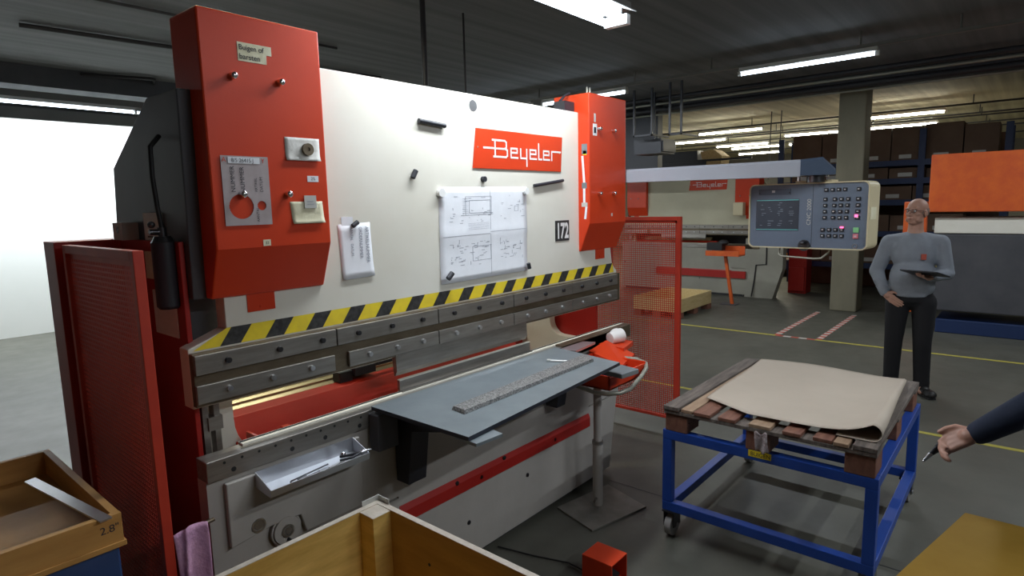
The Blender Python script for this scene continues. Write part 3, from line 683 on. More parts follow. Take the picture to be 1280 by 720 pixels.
# two notes with magnets
fn = sheet_on(1.176, 1.315, 1.976, 2.058, YF, curl=.007); m = MB(); m.grid(fn, 8, 8); solo(m, 'paper_note', 'offpaper', 'crumpled off-white note on the upper right of the left red cover', 'note', (1.245, YF, 1.976), solid=.0005)
m = MB(); m.ring((1.262, YF-.002, 2.017), (0, -1, 0), .022, .007, .012); m.cyl((1.262, YF-.002, 2.017), (1.262, YF-.01, 2.017), .008, n=10)
solo(m, 'ring_magnet', 'brownsteel', 'grey ring magnet on the upper crumpled note', 'magnet', (1.262, YF, 2.0), 'magnets on the nearest press')
fn = sheet_on(1.180, 1.312, 1.748, 1.828, YF, skew=(.006, 0, 0, 0), curl=.007); m = MB(); m.grid(fn, 8, 8); solo(m, 'paper_note', 'creampaper', 'yellowed curling note on the lower right of the left red cover', 'note', (1.245, YF, 1.75), solid=.0005)
m = MB(); m.box(1.236, 1.285, YF-.006, YF-.003, 1.803, 1.850); lines(m, lambda u, v: (1.236+.049*u, YF-.006, 1.803+.047*v), [(.2, .3, .8, .34), (.2, .5, .75, .54)])
solo(m, 'card_tag', ['cardlabel', 'ink'], 'small grey card clipped over the yellowed note', 'tag', (1.26, YF, 1.803))
# papers on the red side cover of the near press
m = MB(); m.box(.834, .839, 2.32, 2.50, 1.56, 1.66); solo(m, 'paper_note', 'creampaper', 'faded note on the dark red side panel, behind the black cylinder', 'note', (.836, 2.4, 1.56))
m = MB(); m.box(.834, .839, 2.26, 2.46, 1.36, 1.52); solo(m, 'paper_note', 'offpaper', 'pale sheet on the dark red side panel, below the black cylinder', 'note', (.836, 2.36, 1.36))
m = MB(); m.box(.852, .859, 2.36, 2.53, 1.70, 1.80); m.slot(1); m.box(.8515, .8525, 2.40, 2.50, 1.71, 1.715); solo(m, 'paper_note', ['offpaper', 'inkdark'], 'grey sheet with a black clip on the dark upper frame plate', 'note', (.855, 2.45, 1.70))
m = MB(); m.box(.80, .856, 2.60, 2.70, 1.70, 1.765); m.slot(1); m.cyl((.799, 2.65, 1.74), (.802, 2.65, 1.74), .014, n=12); solo(m, 'switch_box', ['cardlabel', 'black'], 'small grey box with a round black knob on top of the red side panel', 'switch', (.83, 2.65, 1.70))
cy = thing('hydraulic_cylinder', 'black hanging cylinder with hose beside the left red cover', 'cylinder', (.815, 2.26, 1.47))
m = MB(); m.cyl((.815, 2.26, 1.48), (.815, 2.26, 1.70), .038, n=24); m.cyl((.815, 2.26, 1.47), (.815, 2.26, 1.48), .030, .038, 24); m.build('cylinder_body', 'blackpaint', cy)
m = MB(); m.cyl((.815, 2.26, 1.70), (.815, 2.26, 1.72), .036, .026, 24); m.cyl((.815, 2.26, 1.72), (.815, 2.26, 1.75), .014, n=12); m.cyl((.775, 2.26, 1.735), (.825, 2.26, 1.735), .010, n=10); m.ball((.782, 2.255, 1.76), .012); m.build('valve', 'bolt', cy)
m = MB(); m.tube([(.815, 2.26, 1.75), (.808, 2.26, 1.82), (.806, 2.27, 1.92), (.812, 2.28, 2.02), (.85, 2.30, 2.06)], .008, 8); m.build('hose', 'black', cy)

# aluminium tray with tools
tr = thing('tool_tray', 'bare aluminium tray with loose tools on the press bed', 'tray', (1.14, 2.03, .80))
m = MB(); T = .0025
x0t, x1t = .955, 1.365
def sheetpoly(m, pts, x0, x1, t=.003):
    for (a, b), (c, d) in zip(pts, pts[1:]):
        dy, dz = c-a, d-b; L = math.hypot(dy, dz); ny, nz = -dz/L*t, dy/L*t
        m.prism([(a, b), (c, d), (c+ny, d+nz), (a+ny, b+nz)], 0, x0, x1)
sheetpoly(m, [(2.030, .885), (2.030, .830), (1.93, .822), (1.925, .848)], x0t, x1t)
m.prism([(2.03, .885), (2.03, .83), (1.93, .822), (1.925, .848)], 0, x0t, x0t+.003); m.prism([(2.03, .885), (2.03, .83), (1.93, .822), (1.925, .848)], 0, x1t-.003, x1t)
m.build('tray_body', 'aluplain', tr)
def tool(name, pts, r, label, material='bolt'):
    m = MB(); m.tube(pts, r, 8); solo(m, name, material, label, 'tool', pts[0])
tool('hex_key', [(1.045, 1.945, .832), (1.05, 1.965, .832), (1.055, 1.97, .832), (1.22, 1.99, .833)], .003, 'long thin hex key lying in the aluminium tray')
tool('socket_bit', [(1.07, 1.945, .834), (1.105, 1.95, .834)], .008, 'small dark socket at the left of the tray')
tool('punch_pin', [(1.10, 1.945, .834), (1.16, 1.952, .834)], .006, 'short pin beside the socket in the tray')
sp = thing('spanner', 'steel spanner in the right end of the tray', 'spanner', (1.27, 1.95, .835))
m = MB(); m.prism([(1.20, 1.94), (1.30, 1.965), (1.298, 1.978), (1.198, 1.953)], 2, .834, .839); m.build('handle', 'steelbright', sp, .001)
m = MB(); m.ring((1.31, 1.972, .833), (0, 0, 1), .018, .009, .007, 18); m.build('ring_end', 'chrome', sp)
sp2 = thing('pliers', 'dark pliers lying over the right end of the tray', 'pliers', (1.33, 1.94, .845))
m = MB(); m.tube([(1.34, 1.935, .856), (1.29, 1.93, .852), (1.25, 1.955, .846)], .005, 8); m.tube([(1.34, 1.935, .856), (1.30, 1.955, .852), (1.27, 1.985, .846)], .005, 8); m.build('grips', 'blackpaint', sp2)
m = MB(); m.ball((1.338, 1.936, .857), .009, .009, .005); m.tube([(1.34, 1.935, .857), (1.375, 1.925, .858)], [.007, .003], 8); m.build('jaws', 'steelbright', sp2)
m = MB(); m.ball((1.285, 1.985, .848), .013, .013, .013, 6, 4); solo(m, 'hex_nut', 'chrome', 'shiny nut beside the spanner in the tray', 'nut', (1.285, 1.985, .836))
# wooden sheet piece: table sheet and what lies on it
m = MB(); m.hexa([(1.465, 2.035, .969), (1.467, 1.475, .969), (2.665, 1.565, .969), (2.745, 2.035, .969), (1.465, 2.035, .985), (1.467, 1.475, .985), (2.665, 1.565, .985), (2.745, 2.035, .985)])
m.f = [f[::-1] for f in m.f]
m.mi = [0 if i == 1 else 1 for i in range(len(m.f))]
solo(m, 'metal_sheet', ['sheet', 'sheetdark'], 'large blue-grey metal sheet lying across the press bed as a table', 'sheet', (2.1, 1.8, .976))
m = MB(); m.hexa([(1.635, 1.735, .985), (1.625, 1.652, .985), (2.600, 1.680, .985), (2.655, 1.780, .985), (1.640, 1.730, 1.002), (1.632, 1.657, 1.002), (2.600, 1.683, 1.002), (2.650, 1.775, 1.002)])
m.f = [f[::-1] for f in m.f]
solo(m, 'speckled_bar', 'granite', 'long speckled grey flat bar lying on the blue-grey sheet', 'bar', (2.1, 1.7, .985), bevel=.002)
ck = thing('marker_pen', 'white marker lying at the back of the blue-grey sheet', 'pen', (2.48, 1.82, .986))
m = MB(); m.cyl((2.47, 1.862, .991), (2.508, 1.785, .991), .0055, n=10); m.build('pen_barrel', 'white', ck)
m = MB(); m.cyl((2.462, 1.878, .992), (2.47, 1.862, .992), .0075, n=10); m.build('pen_cap', 'cardlabel', ck)
m = MB(); m.hexa([(1.47, 1.44, .955), (1.60, 1.43, .955), (1.62, 1.56, .955), (1.48, 1.56, .955), (1.47, 1.44, .968), (1.60, 1.43, .968), (1.62, 1.56, .968), (1.48, 1.56, .968)]); 
solo(m, 'metal_offcut', 'sheet', 'small metal offcut under the near corner of the blue-grey sheet', 'offcut', (1.55, 1.5, .955), bevel=.001)
m = MB(); m.hexa([(2.66, 1.55, .90), (2.80, 1.53, .90), (2.83, 1.66, .90), (2.68, 1.68, .90), (2.66, 1.55, .925), (2.80, 1.53, .925), (2.83, 1.66, .925), (2.68, 1.68, .925)])
solo(m, 'metal_block', 'sheet', 'blue-grey block beside the far end of the sheet, on the red tray', 'block', (2.74, 1.6, .90), bevel=.003)
m = MB(); m.prism([(2.75, 2.03), (3.02, 2.03), (3.05, 1.96), (2.80, 1.93)], 2, .955, .968); solo(m, 'aluminium_offcut', 'aluplain', 'shiny offcut behind the far end of the blue-grey sheet', 'offcut', (2.9, 2.0, .955))

# foot switch stand with red tray
fs = thing('operator_stand', 'red tray on a grey pole with a floor plate, at the press end', 'stand', (2.93, 1.85, 0))
m = MB(); m.prism([(2.660, 1.735), (3.080, 1.630), (3.190, 1.960), (2.750, 2.040)], 2, 0, .010); m.build('floor_plate', 'floorplate', fs, .001)
m = MB(); m.cyl((2.93, 1.87, .010), (2.93, 1.87, .40), .030, n=20); m.cyl((2.93, 1.87, .40), (2.93, 1.87, .80), .024, n=20); m.build('pole', 'creamgrey', fs)
m = MB(); m.cyl((2.93, 1.87, .39), (2.93, 1.87, .41), .033, n=20); m.tube([(2.90, 1.86, .06), (2.86, 1.85, .06)], .008, 8); m.build('pole_clamp', 'steel', fs)
m = MB()
zt0, zt1 = .80, .815
m.box(2.72, 3.12, 1.66, 1.98, .80, .812); m.box(2.72, 2.73, 1.66, 1.98, .80, .88); m.box(3.11, 3.12, 1.66, 1.98, .80, .88); m.box(2.72, 3.12, 1.66, 1.67, .80, .87); m.box(2.72, 3.12, 1.97, 1.98, .80, .90)
m.build('red_tray', 'red', fs, .003)
m = MB(); m.hexa([(3.02, 1.76, .84), (3.24, 1.80, .86), (3.24, 2.0, .92), (3.04, 2.0, .89), (3.02, 1.76, .86), (3.24, 1.80, .88), (3.24, 2.0, .94), (3.04, 2.0, .91)]); m.build('sloping_lid', 'red', fs, .003)
m = MB(); m.box(2.76, 2.90, 1.70, 1.90, .812, .885); m.build('tray_box', 'bluedark', fs, .004)
hp = [(2.70, 1.86, .80), (2.66, 1.72, .80), (2.66, 1.64, .805), (2.70, 1.585, .81), (2.78, 1.57, .815), (2.95, 1.60, .835), (3.08, 1.635, .85), (3.14, 1.67, .86), (3.16, 1.74, .87), (3.14, 1.86, .87)]
m = MB(); m.tube(hp, .012, 10); m.build('bent_handle', 'pipelight', fs)
rl_ = thing('paper_roll', 'white paper roll resting on the red tray at the press end', 'roll', (3.40, 2.05, .90))
m = MB(); m.ball((3.33, 1.98, .955), .048, .048, .045); m.cyl((3.25, 1.98, .95), (3.34, 1.95, .96), .036, .045, 20); m.build('roll_body', 'rollwhite', rl_)
m = MB(); m.prism([(3.20, 1.85), (3.40, 1.90), (3.42, 2.045), (3.22, 2.045)], 2, .885, .915); m.build('roll_shelf', 'red', fs, .003)

# foot pedal guard on the floor
pd = thing('foot_pedal', 'red box-shaped foot pedal guard on the floor in front of the press', 'pedal', (2.34, 1.46, 0))
def rot2(pts, c, a):
    ca, sa = math.cos(a), math.sin(a); return [(c[0]+(x-c[0])*ca-(y-c[1])*sa, c[1]+(x-c[0])*sa+(y-c[1])*ca) for x, y in pts]
ped_pts = []
PC = (2.44, 1.505)
def pbx(m, x0, x1, y0, y1, z0, z1, a=R(12)):
    q = rot2([(x0, y0), (x1, y0), (x1, y1), (x0, y1)], PC, a); m.prism(q, 2, z0, z1)
px0, px1, py0, py1 = 2.27, 2.41, 1.375, 1.54
m = MB(); m.box(px0, px1, py0, py1, .125, .130); m.box(px0, px1, py0, py1, 0, .005); m.box(px0, px0+.005, py0, py1, .005, .125); m.box(px1-.005, px1, py0, py1, .005, .125); m.box(px0+.005, px1-.005, py1-.005, py1, .005, .125)
m.build('pedal_guard', 'red', pd, .0015)
m = MB(); m.hexa([(2.30, 1.40, .02), (2.38, 1.40, .02), (2.38, 1.52, .02), (2.30, 1.52, .02), (2.30, 1.40, .035), (2.38, 1.40, .035), (2.38, 1.52, .06), (2.30, 1.52, .06)]); m.build('treadle', 'black', pd)
m = MB(); m.tube([(2.32, 1.54, .008), (2.33, 1.66, .008), (2.27, 1.84, .008), (2.22, 2.04, .008)], .004, 6); m.build('pedal_cable', 'black', pd)

# pink rag
m = MB()
def rag(u, v):
    w = .10+.02*v; x = .665+w*u+.01*math.sin(9*u+3*v); y = 2.0+.016*math.sin(u*11+v*4)*(.3+v)-.02*v; z = .80-.02*abs(u-.6)*(1-v)-.42*v; return (x, y, z)
m.grid(rag, 16, 20); solo(m, 'pink_rag', 'pink', 'pink stained cloth hanging between the left mesh guard and the press', 'cloth', (.71, 2.0, .38), solid=.004)

# ------------------------------------------------------------------ perforated guards
def guard(xc, y0, y1, z0, z1, label, name='mesh_guard', pitch=.0167, bar=.0058, ft=.030):
    t = thing(name, label, 'guard', (xc, (y0+y1)/2, 0))
    m = MB()
    m.box(xc-ft/2, xc+ft/2, y0, y0+ft, z0, z1); m.box(xc-ft/2, xc+ft/2, y1-ft, y1, z0, z1)
    m.box(xc-ft/2, xc+ft/2, y0+ft, y1-ft, z1-ft, z1); m.box(xc-ft/2, xc+ft/2, y0+ft, y1-ft, z0, z0+ft*.7)
    m.build('guard_frame', 'redfence', t, .002)
    m = MB(); th = .0008
    ny = int((y1-y0-2*ft)/pitch); nz = int((z1-z0-2*ft)/pitch); st = 4*pitch
    for i in range(ny+1):
        y = y0+ft+i*(y1-y0-2*ft)/ny; m.box(xc-th, xc+th, y-bar/2, y+bar/2, z0+ft*.7, z1-ft)
    for j in range(nz+1):
        z = z0+ft+j*(z1-z0-2*ft)/nz; m.box(xc-th*.9, xc+th*.9, y0+ft, y1-ft, z-bar/2, z+bar/2)
    m.box(xc-th*1.2, xc+th*1.2, y0+ft-.002, y0+ft+.02, z0, z1); m.box(xc-th*1.2, xc+th*1.2, y0+ft, y1-ft, z1-ft-.02, z1-ft)
    m.build('perforated_panel', 'redfence', t)
    for yy in (y0+ft/2, y1-ft/2):
        m = MB(); m.box(xc-.012, xc+.012, yy-.012, yy+.012, 0, z0); m.build('foot', 'black', t)
    return t
guard(4.30, 2.00, 2.92, .10, 1.68, 'red perforated guard panel at the right end of the press')
guard(.65, 2.00, 2.72, .03, 1.69, 'red perforated guard panel at the left end of the press')

# ------------------------------------------------------------------ control console on its swing arm
cc = thing('control_console', 'grey control panel with screen and keypad hanging from a swing arm', 'control panel', (4.0, 1.06, 1.487))
PLc, PRc = Vector((4.061, 1.423, 0)), Vector((4.003, .724, 0)); ud = (PRc-PLc).normalized(); nd = Vector((-ud.y, ud.x, 0))   # nd points to the back
if nd.x < 0: nd = -nd
W_, H_ = (PRc-PLc).length, .402; zb0 = 1.486
def CP(u, v, d=0.): p = PLc+ud*(u*W_)+nd*d; return Vector((p.x, p.y, zb0+v*H_))
def cbox(m, u0, u1, v0, v1, d0, d1):
    m.hexa([CP(u0, v0, d0), CP(u1, v0, d0), CP(u1, v0, d1), CP(u0, v0, d1), CP(u0, v1, d0), CP(u1, v1, d0), CP(u1, v1, d1), CP(u0, v1, d1)])
def rrect(r_, inset=0.):
    pts = []; ru = r_/W_; rv = r_/H_; iu, iv = inset/W_, inset/H_
    for cx, cy_, a0 in ((1-ru, rv, -90), (1-ru, 1-rv, 0), (ru, 1-rv, 90), (ru, rv, 180)):
        for k in range(5):
            a = R(a0+22.5*k); pts.append((cx+(ru-iu)*math.cos(a), cy_+(rv-iv)*math.sin(a)))
    return pts
def rprism(m, outline, d0, d1):
    n = len(outline); m.add([CP(u, v, d0) for u, v in outline]+[CP(u, v, d1) for u, v in outline], [list(range(n)), list(range(n, 2*n))[::-1]]+[(i, i+n, (i+1) % n+n, (i+1) % n) for i in range(n)])
m = MB(); o1, o2 = rrect(.035), rrect(.035, .007); n = len(o1)
m.add([CP(u, v, .20) for u, v in o1]+[CP(u, v, 0) for u, v in o1]+[CP(u, v, 0) for u, v in o2]+[CP(u, v, .012) for u, v in o2],
      [(i, (i+1) % n, (i+1) % n+n, i+n) for i in range(n)]+[(i+n, (i+1) % n+n, (i+1) % n+2*n, i+2*n) for i in range(n)]+[(i+2*n, (i+1) % n+2*n, (i+1) % n+3*n, i+3*n) for i in range(n)]+[list(range(n))])
m.build('console_housing', 'housing', cc)
m = MB(); rprism(m, o2, .010, .03); fp = m.build('front_panel', 'panelblue', cc)
m = MB(); cbox(m, .556, .559, .03, .97, .009, .0105); m.build('panel_seam', 'blackpaint', fp)
m = MB(); cbox(m, .085, .37, .83, .92, .006, .0105); m.slot(1); cbox(m, .205, .232, .865, .90, .0055, .0062); m.slot(2)
cbox(m, .09, .10, .85, .87, .005, .0062); cbox(m, .355, .365, .85, .87, .005, .0062); m.build('drive_cover', ['capblue', 'keymark', 'black'], fp)
m = MB(); cbox(m, .065, .445, .275, .76, .007, .0105); scn = m.build('screen', 'screen', cc)
m = MB(); cbox(m, .068, .442, .742, .752, .0066, .0072); cbox(m, .068, .442, .285, .293, .0066, .0072); m.build('status_line', 'screenteal', scn)
m = MB(); rnd = random.Random(5)
for k in range(60):
    uu = rnd.choice([.10, .17, .255, .26, .35, .36]) + rnd.uniform(0, .03); vv = rnd.choice([.70, .67, .63, .60, .57, .54, .51, .42, .38, .35]); cbox(m, uu, uu+rnd.uniform(.008, .03), vv, vv+.009, .0064, .0070)
m.build('screen_text', 'screentext', scn)
text_obj('lettering', 'CNC 2000', .034, CP(.545, .36, .0095), (0, 0, 1), -ud, 'cardlabel', fp, squeeze=1.05)
# keys
kmesh = None
def key(u, v, w=.030, h=.052, material='key', mark=True):
    m = MB(); cbox(m, u-w/2, u+w/2, v-h/2, v+h/2, .002, .0105); k_ = m.build('key', material, cc, .0015)
    if mark:
        m = MB(); cbox(m, u-w*.22, u+w*.22, v-h*.14, v+h*.14, .0012, .0019); m.build('key_mark', 'keymark', k_)
for u in (.664, .713, .762, .811, .915): key(u, .885)
for j, v in enumerate((.745, .655, .565, .475)):
    key(.660, v); key(.915, v, .034)
    for u in (.735, .786, .838): key(u-.003*j, v)
for v in (.295, .205):
    for u in (.648, .700, .750, .800): key(u, v, .032)
key(.910, .295, .042, .075, 'green', False); key(.908, .205, .040, .070, 'pinkb', True)
m = MB(); cbox(m, .895, .920, .48, .52, .0005, .0018); m.build('signal_light', 'led', cc)
m = MB(); cbox(m, .788, .815, .32, .345, .0005, .0018); m.build('signal_light', 'led', cc)
m = MB(); m.cyl(CP(.50, .095, .010), CP(.50, .095, -.03), .012, n=14); m.ball(CP(.50, .095, -.03), .013); m.cyl(CP(.50, .05, .010), CP(.50, .05, .002), .035, n=20); m.build('lock_knob', 'bolt', cc)
m = MB(); c0 = CP(.905, .06, .0095); m.ring(c0, -nd, .014, .011, .002, 16); m.build('key_switch', 'steelbright', cc)
hb = [CP(.27, .02, .05), CP(.27, -.10, .03), CP(.30, -.13, .02), CP(.58, -.15, .02), CP(.64, -.14, .02), CP(.69, -.05, .04), CP(.69, .02, .06)]
m = MB(); m.tube(hb, .006, 8); m.build('bar_handle', 'pipelight', cc)
m = MB(); cbox(m, 1.0, 1.004, .44, .62, .03, .14); m.build('side_plate', 'creampaper', cc)
# bracket between panel and arm
m = MB(); cbox(m, .40, .70, 1.0, 1.035, .02, .13); br = m.build('mounting_plate', 'housing', cc)
for u in (.43, .66):
    m = MB(); m.cyl(CP(u, 1.03, .02), CP(u, 1.10, .02), .010, n=12); m.ball(CP(u, 1.10, .02), .012); m.build('bracket_bolt', 'chrome', br)
A0, A1 = Vector((3.56, 2.36, 0)), Vector((3.985, 1.10, 0)); ad = (A1-A0).normalized(); an = Vector((-ad.y, ad.x, 0))
def arm_section(p, zlo, zhi, w): return [p-an*w+Vector((0, 0, zlo)), p+an*w+Vector((0, 0, zlo)), p+an*w+Vector((0, 0, zhi-.015)), p+an*(w-.02)+Vector((0, 0, zhi)), p-an*(w-.02)+Vector((0, 0, zhi)), p-an*w+Vector((0, 0, zhi-.015))]
m = MB(); sA, sB = arm_section(A0, 1.925, 2.005, .055), arm_section(A1, 1.925, 2.025, .055)
m.add(sA+sB, [list(range(6))[::-1], list(range(6, 12))]+[(i, (i+1) % 6, (i+1) % 6+6, i+6) for i in range(6)]); m.build('swing_arm', 'armgrey', cc)
m = MB(); B0, B1 = A1, A1+ad*.17
sB = arm_section(B0, 1.93, 2.025, .056); sC = arm_section(B1-ad*.05, 1.93, 2.035, .052); sD = arm_section(B1+ad*.02, 1.93, 1.965, .048)
m.add(sB+sC+sD, [list(range(6))[::-1], list(range(12, 18))]+[(i+6*k, (i+1) % 6+6*k, (i+1) % 6+6*(k+1), i+6*(k+1)) for i in range(6) for k in (0, 1)]); m.build('arm_end_cap', 'capblue', cc)
m = MB(); m.cyl((4.03, 1.02, 1.889), (4.03, 1.02, 1.935), .05, n=20); m.build('pivot', 'bolt', cc)
m = MB(); m.box(3.51, 3.66, 2.26, 2.42, 1.85, 2.06); m.build('arm_bracket', 'armgrey', cc, .005)

# ------------------------------------------------------------------ blue trolley, pallet and paper
tr_ = thing('blue_trolley', 'blue steel trolley frame on casters carrying the pallet', 'trolley', (3.5, .93, 0))
cx0, cx1, cy0, cy1 = 2.87, 4.12, .425, 1.425; tb = .05
for (a, b) in ((cx0, cy0), (cx0, cy1-tb), (cx1-tb, cy0), (cx1-tb, cy1-tb)):
    m = MB(); m.box(a, a+tb, b, b+tb, .20, .55); m.build('leg', 'blue', tr_, .003)
for z0 in (.55, .15):
    for q in ((cx0, cx0+tb, cy0, cy1), (cx1-tb, cx1, cy0, cy1), (cx0+tb, cx1-tb, cy0, cy0+tb), (cx0+tb, cx1-tb, cy1-tb, cy1)):
        m = MB(); m.box(*q, z0, z0+.05); m.build('top_rail' if z0 > .3 else 'lower_rail', 'blue', tr_, .003)
def caster(x, y):
    m = MB(); m.box(x-.04, x+.04, y-.035, y+.035, .142, .15); m.box(x-.03, x+.05, y-.03, y-.026, .06, .142); m.box(x-.03, x+.05, y+.026, y+.03, .06, .142); c = m.build('caster_fork', 'bolt', tr_)
    m = MB(); m.cyl((x+.01, y-.018, .062), (x+.01, y+.018, .062), .060, n=28); m.build('wheel', 'rollgrey', c, .006)
    m = MB(); m.cyl((x+.01, y-.034, .062), (x+.01, y+.034, .062), .014, n=12); m.build('axle', 'steelbright', c)
M['rollgrey'] = mat('grey_caster_tyre', (.30, .29, .28), .6)
for (a, b) in ((cx0+.03, cy1-.04), (cx0+.10, cy0+.04), (cx1-.03, cy1-.04), (cx1-.03, cy0+.04)): caster(a, b)
m = MB(); m.box(cx0-.0015, cx0, .868, .975, .568, .600); st = m.build('yellow_label', 'yellow', tr_); st['label'] = 'yellow label'
text_obj('lettering', 'BUIGEN', .028, (cx0-.0016, .965, .574), (0, -1, 0), (0, 0, 1), 'inkdark', st, squeeze=.95)
# pallet
pl = thing('wooden_pallet', 'weathered wooden pallet lying on the blue trolley', 'pallet', (3.48, .93, .60))
bx0, bx1 = 2.86, 4.08
for (a, b) in ((.44, .56), (.88, .99), (1.29, 1.41)):
    for (c, d) in ((bx0+.01, bx0+.16), (3.40, 3.54), (bx1-.16, bx1-.01)):
        m = MB(); m.box(c, d, a, b, .60, .695); m.build('block', 'redwood', pl, .004)
for (c, d) in ((bx0, bx0+.13), (3.40, 3.54), (bx1-.13, bx1)):
    m = MB(); m.box(c, d, .435, 1.415, .695, .715); m.build('cross_board', 'oldwood', pl, .003)
yb = .435; boards = [(.435, .53, 'oldwood', .022), (.545, .605, 'tanwood', .018), (.612, .69, 'redwood', .018), (.74, .82, 'redwood', .018), (.875, .975, 'tanwood', .018), (1.04, 1.125, 'redwood', .018), (1.165, 1.25, 'redwood', .018), (1.258, 1.32, 'tanwood', .018), (1.33, 1.415, 'oldwood', .022)]
for a, b, mm, h in boards:
    dx = random.uniform(-.006, .006); m = MB(); m.box(bx0+dx, bx1+dx, a, b, .715, .715+h); m.build('deck_board', mm, pl, .003)
m = MB()
def film(u, v): return (2.858-.010*math.sin(u*7+v*3)*(.4+v*.6)-.004, .945-.060*u-.01*v, .700-.095*v+.008*math.sin(u*9))
m.grid(film, 10, 12); solo(m, 'plastic_wrap', 'glass', 'crumpled clear plastic scrap hanging from the pallet front', 'plastic', (2.85, .92, .60), solid=.001)
# kraft paper sheet with the folded right side
m = MB()
def kraft(u, v):
    # u across from the left edge to the right fold and back under, v from front to back
    x0p = 3.05+.0*v; xb = 4.02
    x = 2.93+.14*max(0, 1-u*4)*(1-v)+v*(xb-2.93)+.015*math.sin(u*6)*v
    flat = 1.30-.03*(1-v)-v*.00
    s_ = u*1.06
    L = .80
    r_ = .026*(1-v)+.012
    if s_ < L: y = flat-s_; z = .744+.006*(1+math.sin(s_*5))*(.3+v)*.8+.004*(1+math.sin(v*7+s_*4))+(2*r_-.008)*(s_/L)**8
    else:
        z0 = .744+.006*(1+math.sin(L*5))*(.3+v)*.8+.004*(1+math.sin(v*7+L*4))-.008
        a = min((s_-L)/r_, math.pi); ex = (s_-L)-a*r_
        y = flat-L-r_*math.sin(a)+max(0, ex); z = z0+r_+r_*math.cos(a)
        z = max(z, .7395)
    return (x, y, z)
m.grid(kraft, 90, 24); solo(m, 'kraft_paper_sheet', 'kraft', 'large grey-brown paper sheet with a rolled right edge covering the pallet', 'paper sheet', (3.5, .9, .74), solid=.002)

# ------------------------------------------------------------------ foreground crate, tray box and blue cabinet, brass plate
cr_ = thing('wooden_crate', 'open plywood crate in the foreground, steel corner bracket', 'crate', (.65, 1.3, 0))
X_a, X_b, Y_a, Y_b, ZT = .05, 1.262, .93, 1.742, .75; tt = .022
m = MB(); m.box(X_a, X_b, Y_b-tt, Y_b, .10, ZT-.002); m.slot(1); m.box(X_a, X_b, Y_b-tt, Y_b, ZT-.002, ZT); m.build('back_board', ['wood', 'woodend'], cr_)
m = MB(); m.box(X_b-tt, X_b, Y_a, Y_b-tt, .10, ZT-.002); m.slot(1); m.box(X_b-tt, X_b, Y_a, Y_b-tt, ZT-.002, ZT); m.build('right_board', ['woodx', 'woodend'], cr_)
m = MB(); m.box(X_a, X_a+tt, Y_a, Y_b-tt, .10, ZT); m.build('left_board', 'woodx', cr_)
m = MB(); m.box(X_a, X_b, Y_a-tt, Y_a, .10, ZT-.25); m.build('front_board', 'wood', cr_)
m = MB(); m.box(X_a, X_b, Y_a, Y_b, .10, .12); m.build('bottom_board', 'wood', cr_)
for a, b in ((X_b-tt-.075, Y_b-tt-.075), (X_a+tt, Y_b-tt-.075), (X_b-tt-.075, Y_a), (X_a+tt, Y_a)):
    m = MB(); m.box(a, a+.075, b, b+.075, .12, ZT-.004 if b > 1.4 else ZT-.26); m.slot(1); zz = ZT-.004 if b > 1.4 else ZT-.26; m.box(a, a+.075, b, b+.075, zz, zz+.002); m.build('corner_post', ['wood', 'woodend'], cr_, .002)
m = MB(); m.box(X_b-.07, X_b+.004, Y_b, Y_b+.003, ZT-.12, ZT+.018); m.box(X_b, X_b+.003, Y_b-.06, Y_b, ZT-.12, ZT+.018); m.build('corner_bracket', 'cardlabel', cr_)
for i in range(3):
    m = MB(); m.box(X_a+.05+i*.5, X_a+.15+i*.5, Y_a, Y_b, 0, .10); m.build('skid', 'wood', cr_)
disc = MB(); disc.cyl((X_b-tt-.001, 1.45, .62), (X_b-tt-.0005, 1.45, .62), .006, n=10); disc.build('knot', 'inkdark', cr_)

cab = thing('blue_cabinet', 'blue steel cabinet under the wooden tray at the left edge', 'cabinet', (.15, 2.2, 0))
m = MB(); m.box(-.25, .49, 1.89, 2.60, 0, .88); m.build('cabinet_body', 'cabinetblue', cab, .006)
m = MB(); m.box(-.20, .42, 1.882, 1.89, .55, .82); dr = m.build('drawer_front', 'bluedark', cab, .004)
m = MB(); m.box(-.20, .42, 1.882, 1.89, .22, .52); m.build('drawer_front', 'bluedark', cab, .004)
m = MB(); m.box(.0, .22, 1.870, 1.882, .69, .71); m.build('handle', 'steel', dr, .002)
tb_ = thing('wooden_tray', 'shallow wooden tray standing on the blue cabinet at the left edge', 'tray', (.15, 2.2, .88))
m = MB(); m.box(-.25, .50, 1.88, 1.90, .895, .976); fb = m.build('front_side', 'traywood', tb_, .001)
m = MB(); m.box(.48, .50, 1.90, 2.60, .895, .974); m.build('right_side', 'traywood', tb_, .001)
m = MB(); m.box(-.25, -.23, 1.90, 2.60, .895, .974); m.build('left_side', 'traywood', tb_, .001)
m = MB(); m.box(-.25, .50, 2.60, 2.62, .895, .974); m.build('back_side', 'traywood', tb_, .001)
m = MB(); m.box(-.255, .505, 1.875, 2.62, .88, .895); m.build('tray_bottom', 'traywood', tb_, .001)
text_obj('handwriting', '2.8"', .030, (.445, 1.8795, .93), (1, 0, 0), (0, 0, 1), 'inkdark', fb)
m = MB(); m.hexa([(.445, 1.865, .972), (.475, 1.87, .972), (.40, 2.32, .985), (.37, 2.31, .985), (.445, 1.865, .977), (.475, 1.87, .977), (.40, 2.32, .990), (.37, 2.31, .990)])
solo(m, 'steel_ruler', 'steelbright', 'steel ruler leaning over the front of the wooden tray', 'ruler', (.43, 2.1, .97))
m = MB(); m.prism([(1.45, -.35), (1.45, .235), (1.939, .127), (2.1, .092), (2.1, -.35)], 2, .88, .886); bp_ = solo(m, 'brass_plate', 'brass', 'brown brass plate corner with rivets at the bottom right edge', 'plate', (1.8, -.1, .88))
